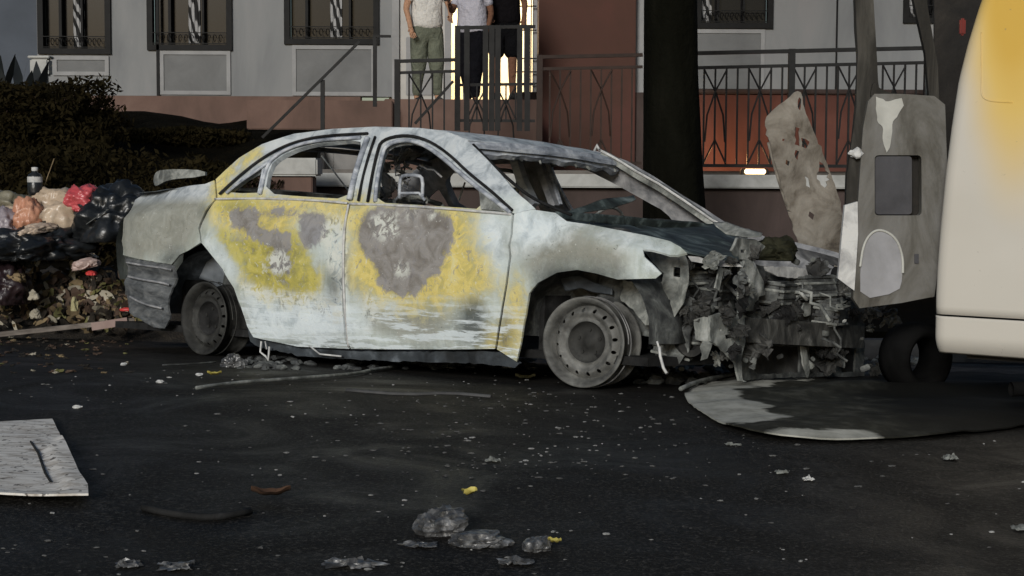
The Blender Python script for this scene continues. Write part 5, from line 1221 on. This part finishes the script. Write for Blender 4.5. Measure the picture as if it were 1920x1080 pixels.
# plank in front of garbage, red tip object
M['plank'] = mottled('grey_brown_wood', [(.3,(.08,.066,.055)),(.5,(.16,.135,.115)),(.7,(.27,.23,.2))], 5, .85, .4, .006, stretch=(1,6,6))
A = at(-30,630,10.25); B = at(252,600,10.42)
o = empty('wooden_plank', A); tag(o, 'long grey-brown plank lying in front of the garbage heap', 'plank'); bm = bmesh.new(); bar(bm, Vector(), B-A, .032, .03); from_bm('board', bm, M['plank'], o)
bm = bmesh.new(); bar(bm, (B-A)*.72+Vector((0,-.03,-.012)), (B-A)*.96+Vector((0,-.03,0)), .02, .05); from_bm('pale_strip', bm, mottled('pinkish_strip',[(.3,(.25,.17,.15)),(.7,(.35,.26,.23))],5,.8,.2,.004), o)
M['red'] = mottled('red_plastic', [(.3,(.42,.03,.03)),(.7,(.6,.06,.05))], 9, .45, .2, .003)
p = at(240,588,10.38); bm = bmesh.new(); crumple(bm, (0,0,.03), (.045,.022,.016), 4, 3, .2); o = from_bm('red_plastic_piece', bm, M['red'], None, True); o.location = p+Vector((0,-.04,-.01)); tag(o, 'small red plastic piece at the right end of the plank', 'plastic piece')

# ======================= GARBAGE HEAP =======================
def plastic(name, cols, rough=.3, coat=.3, sc_=5, trans=0):
    m = mottled(name, cols, sc_, rough, .5, .012, bscale=14, coat=coat*.5); return m
GY = 10.9
def hg(px, py, Y): p = at(px,py,Y); return p
# base mound (stuff) of fine burnt rubbish
heapc = Vector((at(90,560,GY+.3).x, GY+.3, 0)); heapc.z = gz(heapc.x, heapc.y)
M['heap'] = mottled('charred_rubbish', [(.3,(.008,.006,.004)),(.5,(.022,.016,.010)),(.7,(.05,.038,.025))], 9, .9, 1, .04, bscale=40)
bm = bmesh.new(); V = []
hw = 1.55
for j in range(61):
    row = []
    for i in range(81):
        x = -hw+2*hw*i/80; y = -.55+1.5*j/60; t = sstep(-.55,.15,y)*(1-sstep(.6,.95,y)); ex = 1-sstep(.75,1.0,abs(x)/hw)
        h = t*ex*(.42+.10*noise.noise(Vector((x*2,y*2,0)))) + .07*t*abs(noise.noise(Vector((x*9,y*9,3)))) + .03*noise.noise(Vector((x*23,y*23,5)))*t
        row.append(bm.verts.new((x,y,gz(heapc.x+x,heapc.y+y)-heapc.z-.01+h)))
    V.append(row)
for j in range(60):
    for i in range(80): bm.faces.new((V[j][i],V[j][i+1],V[j+1][i+1],V[j+1][i]))
o = from_bm('charred_rubbish_heap', bm, M['heap'], None, True); o.location = heapc; tag(o, 'charred mixed rubbish heaped under the bags behind the plank', 'rubbish', kind='stuff')
def heapz(x, y): return heapc.z  # reference
# scraps on its face
scr = [M['heap'], mottled('tan_scrap',[(.3,(.10,.07,.035)),(.7,(.26,.19,.10))],8,.8,.3,.005), mottled('pale_scrap',[(.3,(.2,.18,.13)),(.7,(.42,.38,.30))],8,.8,.3,.005), mottled('olive_scrap',[(.3,(.06,.06,.02)),(.7,(.16,.15,.05))],8,.8,.3,.005), mottled('brown_scrap',[(.3,(.035,.02,.012)),(.7,(.09,.055,.035))],8,.8,.3,.005)]
r = random.Random(21); bm = bmesh.new()
for k in range(700):
    px = r.uniform(-20,262); py = r.triangular(488,625,570); p = at(px,py,GY-.22+.4*(612-py)/120+r.uniform(-.03,.03)); p -= heapc
    s = r.uniform(.015,.055); u = Vector((r.uniform(-1,1),r.uniform(-.6,.6),r.uniform(-1,1))).normalized(); v = u.cross(Vector((r.uniform(-1,1),-1,r.uniform(-.4,.4)))).normalized()
    nseg = 3; a = r.uniform(.3,.8); prev = None; mi = r.choices(range(5),[4,3,1.4,1.2,4])[0]
    for j in range(nseg+1):
        t = j/nseg-.5; c_ = p+u*s*2*t+u.cross(v)*s*math.sin(t*3)*.6; w_ = s*a*(1-(2*abs(t))**2*.6); pr = (bm.verts.new(c_+v*w_), bm.verts.new(c_-v*w_))
        if prev: f_ = bm.faces.new((prev[0],prev[1],pr[1],pr[0])); f_.material_index = mi
        prev = pr
o = from_bm('burnt_scraps', bm, scr, None); o.location = heapc; tag(o, 'small burnt leaves and paper scraps strewn over the front of the rubbish heap', 'scraps', kind='stuff')
def bag(name, label, cat, px, py, Y, sx, sy, sz, mat, seed, amp=.28, fr=1.6, rot=0, group=None, flat=0):
    p = at(px,py,Y); bm = bmesh.new(); (crumple(bm, (0,0,-.45*sz), (sx,sy,sz), seed, 5, amp, flat, fr) if mat is BK or 'maroon' in mat.name else bagmesh(bm, (0,0,-.7*sz), (sx*1.15,sy*1.2,sz*1.25), seed)); o = from_bm(name, bm, mat, None, True); o.location = p; o.rotation_euler = (0,rot,seed*.7); tag(o, label, cat, group); return o
BK = plastic('black_bag_plastic', [(.3,(.006,.007,.008)),(.7,(.016,.018,.020))], .34, .2)
bag('rubbish_bag','shiny black rubbish bag bulging against the rear of the car','bag',215,418,10.9,.30,.3,.27,BK,3,.3)
bag('rubbish_bag','flat torn black bag draped below the pale bags at the left','bag',75,465,10.75,.42,.3,.16,BK,6,.4)
bag('rubbish_bag','dark purple-brown bag at the bottom left of the heap','bag',10,545,10.55,.17,.2,.19,plastic('maroon_bag',[(.3,(.012,.007,.008)),(.7,(.028,.016,.018))],.35,.3),9,.25)
bag('rubbish_bag','beige translucent bag under the bottle on top of the heap','bag',92,398,11.0,.27,.22,.18,plastic('beige_bag',[(.3,(.34,.26,.18)),(.55,(.48,.38,.28)),(.75,(.56,.48,.38))],.35,.3),12,.35)
bag('rubbish_bag','orange-peach crumpled bag left of the beige bag','bag',50,405,10.8,.10,.12,.14,plastic('peach_bag',[(.3,(.38,.16,.09)),(.7,(.55,.30,.2))],.4,.2),14,.4)
bag('rubbish_bag','pink-red plastic bag behind the black bag','bag',160,376,10.85,.15,.12,.10,plastic('pink_bag',[(.3,(.42,.05,.06)),(.6,(.55,.10,.11)),(.8,(.6,.2,.16))],.35,.3),15,.3)
bag('rubbish_bag','grey-lilac crumpled bag at the left edge of the photo','bag',8,425,10.75,.11,.12,.12,plastic('lilac_bag',[(.3,(.20,.17,.19)),(.7,(.36,.32,.34))],.4,.2),17,.4)
bag('rubbish_bag','olive-grey flat bag on the far left behind the others','bag',10,392,11.2,.2,.2,.12,plastic('olive_bag',[(.3,(.13,.12,.08)),(.7,(.24,.22,.16))],.5,.1),18,.4)
bag('plastic_wrapper','torn pinkish-white wrapper beside the red scrap below the black bag','wrapper',160,495,10.5,.085,.05,.04,plastic('pink_white_film',[(.3,(.32,.22,.19)),(.7,(.55,.44,.40))],.4,.2),23,.6,2.5,.2)
bag('plastic_wrapper','long pale cream wrapper lying under the beige bag','wrapper',75,428,10.6,.14,.06,.035,plastic('cream_film',[(.3,(.42,.32,.24)),(.7,(.6,.5,.4))],.4,.2),24,.5,2.2,.1)
bag('red_scrap','flat red scrap below the pinkish wrapper','scrap',172,512,10.48,.055,.03,.018,M['red'],25,.5,2)
bag('crumpled_paper','round tan crumpled paper in the middle of the heap','paper',62,555,10.42,.035,.03,.035,scr[2],27,.5,2)
bag('crumpled_paper','pale square crumpled paper just above the plank','paper',66,590,10.38,.032,.03,.035,scr[2],28,.4,2)
bag('crumpled_paper','upright yellowish paper strip above the plank','paper',140,572,10.38,.02,.02,.055,plastic('yellowish',[(.3,(.25,.23,.11)),(.7,(.40,.36,.2))],.7,0),29,.4,2)
bag('crumpled_paper','brown leathery scrap at the left of the heap','paper',25,520,10.5,.10,.06,.05,scr[1],30,.4,2)
r = random.Random(55); bm = bmesh.new()
for k in range(150):
    px = r.uniform(-30,250); py = r.uniform(628,700) if r.random()<.6 else r.uniform(618,650); p = ground(px,py); sz = r.uniform(.012,.035); mi = r.choices(range(5),[6,2,1.2,1,4])[0]; n0 = len(bm.faces)
    film(bm, p, (sz,sz,sz*.8), 300+k, 5); bm.faces.ensure_lookup_table()
    for f_ in bm.faces[n0:]: f_.material_index = mi
o = from_bm('burnt_scraps', bm, scr, None); tag(o, 'loose brown burnt scraps spilling from the heap onto the road below the plank', 'scraps', kind='stuff')
# bottle
o = empty('plastic_bottle', at(66,366,10.95)); tag(o, 'small dark bottle with a white cap and label standing on the beige bag', 'bottle')
bm = bmesh.new(); lathe(bm, [(.001,-.0),(.045,0),(.05,.02),(.05,.085),(.048,.09)], 20); lathe(bm, [(.047,.125),(.044,.14),(.02,.155),(.018,.17)], 20); bmesh.ops.transform(bm, matrix=Matrix.Rotation(math.pi/2,4,'X'), verts=bm.verts[:]); from_bm('body', bm, BK, o, True)
bm = bmesh.new(); lathe(bm, [(.0505,.088),(.0505,.126)], 20); bmesh.ops.transform(bm, matrix=Matrix.Rotation(math.pi/2,4,'X'), verts=bm.verts[:]); from_bm('label_band', bm, M['whitebit'], o, True)
bm = bmesh.new(); lathe(bm, [(.019,.165),(.022,.17),(.022,.19),(.001,.192)], 16); bmesh.ops.transform(bm, matrix=Matrix.Rotation(math.pi/2,4,'X'), verts=bm.verts[:]); from_bm('cap', bm, M['whitebit'], o, True)
o = empty('drinking_straw', at(82,352,11.0)); tag(o, 'thin straw leaning right of the bottle', 'straw'); bm = bmesh.new(); tube(bm, [(-.02,0,-.05),(.075,0,.20)], .004, 5); from_bm('tube', bm, scr[1], o)
# sharp dark card and shelf strip between the heap and the car
o = empty('cardboard_flap', at(190,405,10.6)); tag(o,'thin pale edged flap above the shiny black bag','flap'); bm = bmesh.new(); bar(bm, (-.10,0,-.055), (.05,0,.045), .02, .004); from_bm('flap', bm, M['burnt'], o)
o = empty('metal_strip', at(250,383,10.7)); tag(o,'thin pale metal strip poking out behind the black bag towards the boot','strip'); bm = bmesh.new(); bar(bm, (-.09,0,0), (.08,0,.0), .008, .03); from_bm('strip', bm, M['ash'], o)

# ======================= ROAD LITTER =======================
M['film'] = plastic('grey_clear_film', [(.3,g3(.02)),(.45,g3(.05)),(.58,g3(.13)),(.7,g3(.34)),(.8,g3(.5))], .3, .4, 22)
M['yellowleaf'] = mottled('yellow_leaf', [(.3,(.42,.34,.05)),(.7,(.6,.52,.16))], 20, .6, .3, .002)
M['brownleaf'] = mottled('brown_leaf', [(.3,(.04,.018,.008)),(.7,(.10,.05,.025))], 12, .8, .3, .004)
def litter(name, label, cat, px, py, s, mat, seed, amp=.5, parts=()):
    p = ground(px,py); bm = bmesh.new(); bagmesh(bm, (0,0,-.002), (s[0]*.9,s[1]*1.1,s[2]*.9), seed, 4) if s[2] > .015 else film(bm, (0,0,.002), (s[0],s[1]*1.3,s[2]*2), seed, 14); o = from_bm(name, bm, mat, None, False); o.location = p; tag(o, label, cat); return o
litter('crumpled_wrapper','crumpled grey ball beside the rear wheel','wrapper',437,688,(.065,.05,.055),M['film'],31,.6)
litter('crumpled_wrapper','thin grey scrap right of the crumpled ball by the rear wheel','wrapper',457,684,(.04,.02,.03),M['film'],32,.6)
litter('crumpled_bag','large crumpled grey plastic bag in the foreground','plastic bag',832,1000,(.075,.06,.055),M['film'],33,.65)
litter('crumpled_bag','flattened right half of the torn plastic in the foreground','plastic bag',900,1020,(.085,.05,.03),M['film'],34,.7)
litter('crumpled_wrapper','small round grey crumpled wrapper right of the large bag','wrapper',1006,1030,(.040,.04,.032),M['film'],35,.5)
litter('crumpled_wrapper','flat dull scrap below the round wrapper','wrapper',965,1058,(.06,.03,.012),M['film'],36,.6)
litter('crumpled_wrapper','small dark scrap at the lower left of the large bag','wrapper',790,1025,(.06,.03,.008),M['film'],37,.6)
litter('crumpled_wrapper','grey film scraps at the bottom left of centre','wrapper',660,1062,(.10,.04,.010),M['film'],38,.7)
litter('crumpled_wrapper','torn grey film at the lower left bottom edge','wrapper',330,1066,(.06,.04,.012),M['film'],39,.7)
litter('crumpled_wrapper','small torn film left of the lower left film','wrapper',240,1062,(.04,.03,.010),M['film'],40,.7)
litter('paper_scrap','pale scrap at the right edge of the road','paper',1915,994,(.045,.03,.010),M['ash'],41,.4)
litter('paper_scrap','white wrinkled scrap under the fallen panel right end','paper',1782,862,(.035,.03,.012),M['ash'],42,.6)
litter('paper_scrap','pale crumb pair below the fallen panel','paper',1468,888,(.030,.02,.008),M['ash'],43,.6)
litter('paper_scrap','brighter pale crumb right of the crumb pair','paper',1515,901,(.022,.02,.009),M['whitebit'],44,.6)
litter('paper_scrap','thin twisted pale scrap under the panel tip','paper',1375,836,(.035,.012,.008),M['ash'],45,.6)
litter('paper_scrap','grey twisted scrap in the middle of the road','paper',925,866,(.035,.02,.010),M['ash'],46,.6)
def leaf(label, px, py, L_, wd, mat, rot, lift=.02):
    p = ground(px,py); bm = bmesh.new(); V = []
    for i in range(9):
        t = i/8; w_ = wd*math.sin(math.pi*min(1,t*.97+.03))**.8
        V.append([bm.verts.new((L_*(t-.5), s*w_, lift+.25*L_*(t-.5)**2*2+abs(s)*wd*.5+.002*math.sin(i*2))) for s in (-1,-.5,0,.5,1)])
    for a, b in zip(V,V[1:]):
        for k in range(4): bm.faces.new((a[k],a[k+1],b[k+1],b[k]))
    o = from_bm('leaf', bm, mat, None, True); o.location = p; o.rotation_euler = (0,0,rot); tag(o, label, 'leaf'); return o
leaf('yellow leaf beside the rear wheel and crumpled ball', 402,711,.065,.022,M['yellowleaf'],.1)
leaf('bright yellow leaf standing on the large crumpled bag', 880,975,.05,.024,M['yellowleaf'],.9,.07)
leaf('yellow leaf pressed against the small round wrapper', 1040,1032,.035,.016,M['yellowleaf'],-.3)
leaf('long curled brown leaf on the dark road at the left', 508,942,.11,.028,M['brownleaf'],.15)
leaf('dull olive leaf on the road between the front door and front wheel', 985,712,.10,.03,mottled('olive_leaf',[(.3,(.05,.045,.015)),(.7,(.11,.09,.03))],12,.8,.3,.004),-.1,.004)
gtube('burnt_twig','long dark curved twig left of the brown leaf','twig',[(268,958),(330,972),(400,978),(470,965)],.010,M['soot'],.01)
# scattered tiny chips (uncountable)
r = random.Random(77); bm = bmesh.new()
for k in range(620):
    px = r.uniform(-20,1940); py = 700+380*r.random()**1.1; 
    if r.random() < .45: px = r.gauss(1000,230); py = r.uniform(735,900)
    elif r.random() < .3: py = r.uniform(690,740)
    p = ground(px,py); s = r.choice((.002,.0025,.003,.004,.006)); rockbit(bm, p+Vector((0,0,s*.3)), (s*r.uniform(.8,2.2),s,s*.5), k)
for f in bm.faces: f.material_index = 0
o = from_bm('ash_chips', bm, mottled('pale_ash_chips',[(.3,g3(.03)),(.5,g3(.09,(1,1,.96))),(.66,g3(.4,(1,1,.97)))],3,.7,.2,.002), None); tag(o, 'tiny pale ash and glass chips strewn across the dark road', 'chips', kind='stuff')
for k,(px,py,lab) in enumerate(((232,685,'small white chip below the red cap'),(300,718,'white pebble-like chip left of the rod'),(373,705,'small white chip just left of the yellow leaf'),(146,766,'lone white chip above the board'))):
    p = ground(px,py); bm = bmesh.new(); rockbit(bm, Vector((0,0,.006)), (.018,.012,.008), k+3); o = from_bm('stone_chip', bm, M['whitebit'], None); o.location = p; tag(o, lab, 'chip')
# burnt scraps under the crushed front
r = random.Random(5); bm = bmesh.new()
for k in range(260):
    px = r.uniform(1150,1420) if k%3 else r.uniform(1400,1760); p = ground(px, r.uniform(672,722)); s = r.uniform(.012,.05); rockbit(bm, p+Vector((0,0,s*.4)), (s*r.uniform(.8,1.8),s,s*.7), k)
o = from_bm('burnt_debris', bm, M['burnt'], None); tag(o, 'heap of small charred debris under the crushed car front', 'debris', kind='stuff')
r = random.Random(6); bm = bmesh.new()
for k in range(120):
    p = ground(r.uniform(450,1000), r.uniform(672,694)); s = r.uniform(.01,.03); rockbit(bm, p+Vector((0,0,s*.3)), (s*r.uniform(.8,1.8),s,s*.6), k)
o = from_bm('burnt_debris', bm, M['burnt'], None); tag(o, 'thin scatter of charred debris under the car sill', 'debris', kind='stuff')

# ======================= PEOPLE =======================
def skinned(name, joints, edges, mat, parent, sub=2):
    """joints: list of (pos, (rx, ry)); first joint is the root"""
    me = bpy.data.meshes.new(name); me.from_pydata([j[0] for j in joints], edges, []); me.update()
    o = bpy.data.objects.new(name, me); sc.collection.objects.link(o)
    md = o.modifiers.new('skin','SKIN'); md.use_smooth_shade = True
    if not me.skin_vertices: me.attributes
    lay = me.skin_vertices[0].data if me.skin_vertices else None
    for i,(p, rr_) in enumerate(joints):
        lay[i].radius = rr_ if isinstance(rr_, tuple) else (rr_, rr_)
        lay[i].use_root = (i == 0)
    sb = o.modifiers.new('sub','SUBSURF'); sb.levels = sb.render_levels = sub
    dg = bpy.context.evaluated_depsgraph_get(); me2 = bpy.data.meshes.new_from_object(o.evaluated_get(dg)); bpy.data.objects.remove(o)
    return link(name, me2, mat, parent, True)
def person(label, px, feet_py, Y, rotz, H, skin, top, bottom, shoe, hair, arms, shorts=False, long_sleeve=False, legs=((.10,0),(-.10,0)), group='people standing on the landing', bag_=None):
    p = at(px, feet_py, Y); R = empty('person', p); R.rotation_euler = (0,0,rotz); tag(R, label, 'person', group); k = H/1.75
    def v(x,y,z): return Vector((x*k,y*k,z*k))
    J = [(v(0,0,.95),(.15*k,.11*k)), (v(0,0,1.15),(.13*k,.10*k)), (v(0,-.01,1.38),(.15*k,.11*k)), (v(0,0,1.47),(.07*k,.06*k)), (v(0,-.01,1.53),(.055*k,.055*k)), (v(0,-.02,1.62),(.078*k,.09*k)), (v(0,-.015,1.70),(.07*k,.085*k))]
    E1 = [(0,1),(1,2),(2,3),(3,4),(4,5),(5,6)]
    legj = []
    for s,(fx,fy) in zip((1,-1), legs):
        b = len(J); J += [(v(s*.09,0,.86),.088*k),(v(lerp(s*.09,fx,.5),lerp(0,fy,.5)-.03,.48),.058*k),(v(lerp(s*.09,fx,.75),lerp(0,fy,.75)-.01,.32),.054*k),(v(fx,fy+.01,.08),.036*k),(v(fx,fy-.12,.035),(.035*k,.03*k))]
        E1 += [(0,b),(b,b+1),(b+1,b+2),(b+2,b+3),(b+3,b+4)]; legj.append(b)
    armj = []
    for s, (el, ha) in zip((1,-1), arms):
        b = len(J); J += [(v(s*.18,0,1.41),.055*k),(v(*el),.040*k),(v(*ha),.026*k)]
        E1 += [(2,b),(b,b+1),(b+1,b+2)]; armj.append(b)
        # palm and five fingers
        d = (Vector(ha)-Vector(el)).normalized(); n_ = d.cross(Vector((0,1,0))).normalized(); c0 = Vector(ha)+d*.05
        q = len(J); J.append((v(*c0),(.030*k,.016*k))); E1.append((b+2,q))
        for f_, (sp_, ln) in enumerate(((-.032,.065),(-.011,.078),(.011,.072),(.031,.058))):
            r0 = len(J); a0 = c0+d*.035+n_*sp_; a1 = a0+d*ln*.5+Vector((0,-.01,0)); a2 = a0+d*ln*.85+Vector((0,-.03,0)); J += [(v(*a0),.009*k),(v(*a1),.0085*k),(v(*a2),.0075*k)]; E1 += [(q,r0),(r0,r0+1),(r0+1,r0+2)]
        r0 = len(J); t0 = Vector(ha)+d*.025-n_*.028; t1 = t0+d*.03-n_*.02+Vector((0,-.015,0)); J += [(v(*t0),.010*k),(v(*t1),.009*k)]; E1 += [(b+2,r0),(r0,r0+1)]
    skinned('body', J, E1, skin, R)
    # shirt
    TJ = [(v(0,0,1.00),(.215*k,.17*k)),(v(0,0,1.18),(.20*k,.16*k)),(v(0,-.01,1.37),(.20*k,.15*k)),(v(0,0,1.455),(.085*k,.075*k))]; TE = [(0,1),(1,2),(2,3)]
    TJ.insert(0,(v(0,0,.86),(.225*k,.18*k))); TE = [(0,1),(1,2),(2,3),(3,4)]
    for s, (el, ha) in zip((1,-1), arms):
        b = len(TJ); e = Vector(el); sh_ = Vector((s*.18,0,1.41)); TJ += [(v(*sh_),.070*k),(v(*(sh_.lerp(e,.75))),.062*k)]; TE += [(3,b),(b,b+1)]
        if long_sleeve: TJ += [(v(*e),.052*k),(v(*Vector(ha)),.036*k)]; TE += [(b+1,b+2),(b+2,b+3)]
    skinned('shirt', TJ, TE, top, R)
    BJ = [(v(0,0,1.0),(.185*k,.145*k)),(v(0,0,.90),(.185*k,.145*k))]; BE = [(0,1)]
    for s,(fx,fy) in zip((1,-1), legs):
        b = len(BJ); BJ += [(v(s*.095,0,.80),.125*k),(v(lerp(s*.09,fx,.5),lerp(0,fy,.5)-.03,.48),.105*k)]; BE += [(1,b),(b,b+1)]
        if not shorts: BJ += [(v(lerp(s*.09,fx,.75),lerp(0,fy,.75)-.01,.32),.072*k),(v(fx,fy+.01,.09),.058*k)]; BE += [(b+1,b+2),(b+2,b+3)]
    skinned('shorts' if shorts else 'trousers', BJ, BE, bottom, R)
    for s,(fx,fy) in zip((1,-1), legs):
        bm = bmesh.new(); r_ = bmesh.ops.create_icosphere(bm, subdivisions=2, radius=1)
        for q in r_['verts']: q.co = Vector((q.co.x*.048, q.co.y*.135-.05, max(q.co.z,-.6)*.055+.034)) + Vector((fx,fy,0)); q.co *= k
        from_bm('shoe', bm, shoe, R, True)
    bm = bmesh.new(); r_ = bmesh.ops.create_icosphere(bm, subdivisions=3, radius=1)
    for q in r_['verts']:
        q.co = Vector((q.co.x*.092, q.co.y*.108+.012, q.co.z*.11+1.685)) 
        if q.co.y < -.05 and q.co.z < 1.70: q.co.y = -.05
        q.co *= k
    from_bm('hair', bm, hair, R, True)
    bm = bmesh.new(); bmesh.ops.create_cone(bm, segments=6, radius1=.016*k, radius2=.006*k, depth=.045*k, matrix=Matrix.Translation(v(0,-.112,1.62)))
    from_bm('nose', bm, skin, R, True)
    for s in (-1,1):
        bm = bmesh.new(); bmesh.ops.create_uvsphere(bm, u_segments=10, v_segments=8, radius=.012*k, matrix=Matrix.Translation(v(s*.032,-.098,1.645))); from_bm('eye', bm, M['soot'], R, True)
        bm = bmesh.new(); bmesh.ops.create_uvsphere(bm, u_segments=10, v_segments=8, radius=.02*k, matrix=Matrix.Translation(v(s*.083,0,1.63))); from_bm('ear', bm, skin, R, True)
    bm = bmesh.new(); bx(bm, (-.022*k,-.106*k,1.573*k), (.022*k,-.098*k,1.581*k), .003); from_bm('mouth', bm, M['red'], R)
    return R
def cloth(n, c, v_=.25): return mottled(n, [(.3,tuple(x*(1-v_) for x in c)),(.7,tuple(x*(1+v_) for x in c))], 7, .9, 1, .05, spec=.1, bscale=11)
skinA = cloth('skin_tan', (.42,.24,.15), .1); skinB = cloth('skin_brown', (.16,.08,.05), .1); hairm = cloth('dark_hair', (.012,.010,.008))
PYY = 19.9
person('person in a loose white T-shirt and olive trousers standing left of the doorway', 800, 196, PYY, .35, 1.80, skinA, cloth('white_tshirt',(.62,.60,.56),.06), cloth('olive_trousers',(.13,.14,.105)), cloth('shoe_a',(.05,.05,.05)), hairm,
   [((.27,-.10,1.14),(.20,-.30,1.02)), ((-.27,-.04,1.13),(-.24,-.14,.90))], legs=((.12,-.06),(-.10,.08)))
person('person in a white top and black trousers looking at a phone, middle of the group', 885, 200, PYY-.3, -.5, 1.72, skinB, cloth('pale_top',(.42,.41,.46),.08), cloth('black_trousers',(.005,.005,.007)), cloth('shoe_b',(.25,.25,.25)), hairm,
   [((.24,.06,1.15),(.20,.02,.92)), ((-.22,-.12,1.16),(-.12,-.34,1.22))], legs=((.09,-.08),(-.12,.12)))
person('person dressed all in black with knee-length shorts, right of the group', 945, 188, PYY, .1, 1.80, skinB, cloth('black_tshirt',(.005,.004,.005)), cloth('black_shorts',(.004,.004,.005)), cloth('shoe_c',(.02,.02,.02)), hairm,
   [((.25,.02,1.14),(.22,-.12,.94)), ((-.25,.02,1.14),(-.20,-.18,.98))], shorts=True, legs=((.10,.0),(-.10,.02)))
pm = [q for q in sc.objects if q.name.startswith('person') and 'middle of the group' in q.get('label','')][0]
bpy.context.view_layer.update(); o = empty('phone', pm.matrix_world @ Vector((-.115,-.40,1.27))); tag(o, 'dark phone held by the middle person in the white top', 'phone'); bm = bmesh.new(); bx(bm, (-.04,-.005,-.035), (.04,.005,.035), .004); from_bm('body', bm, M['soot'], o)
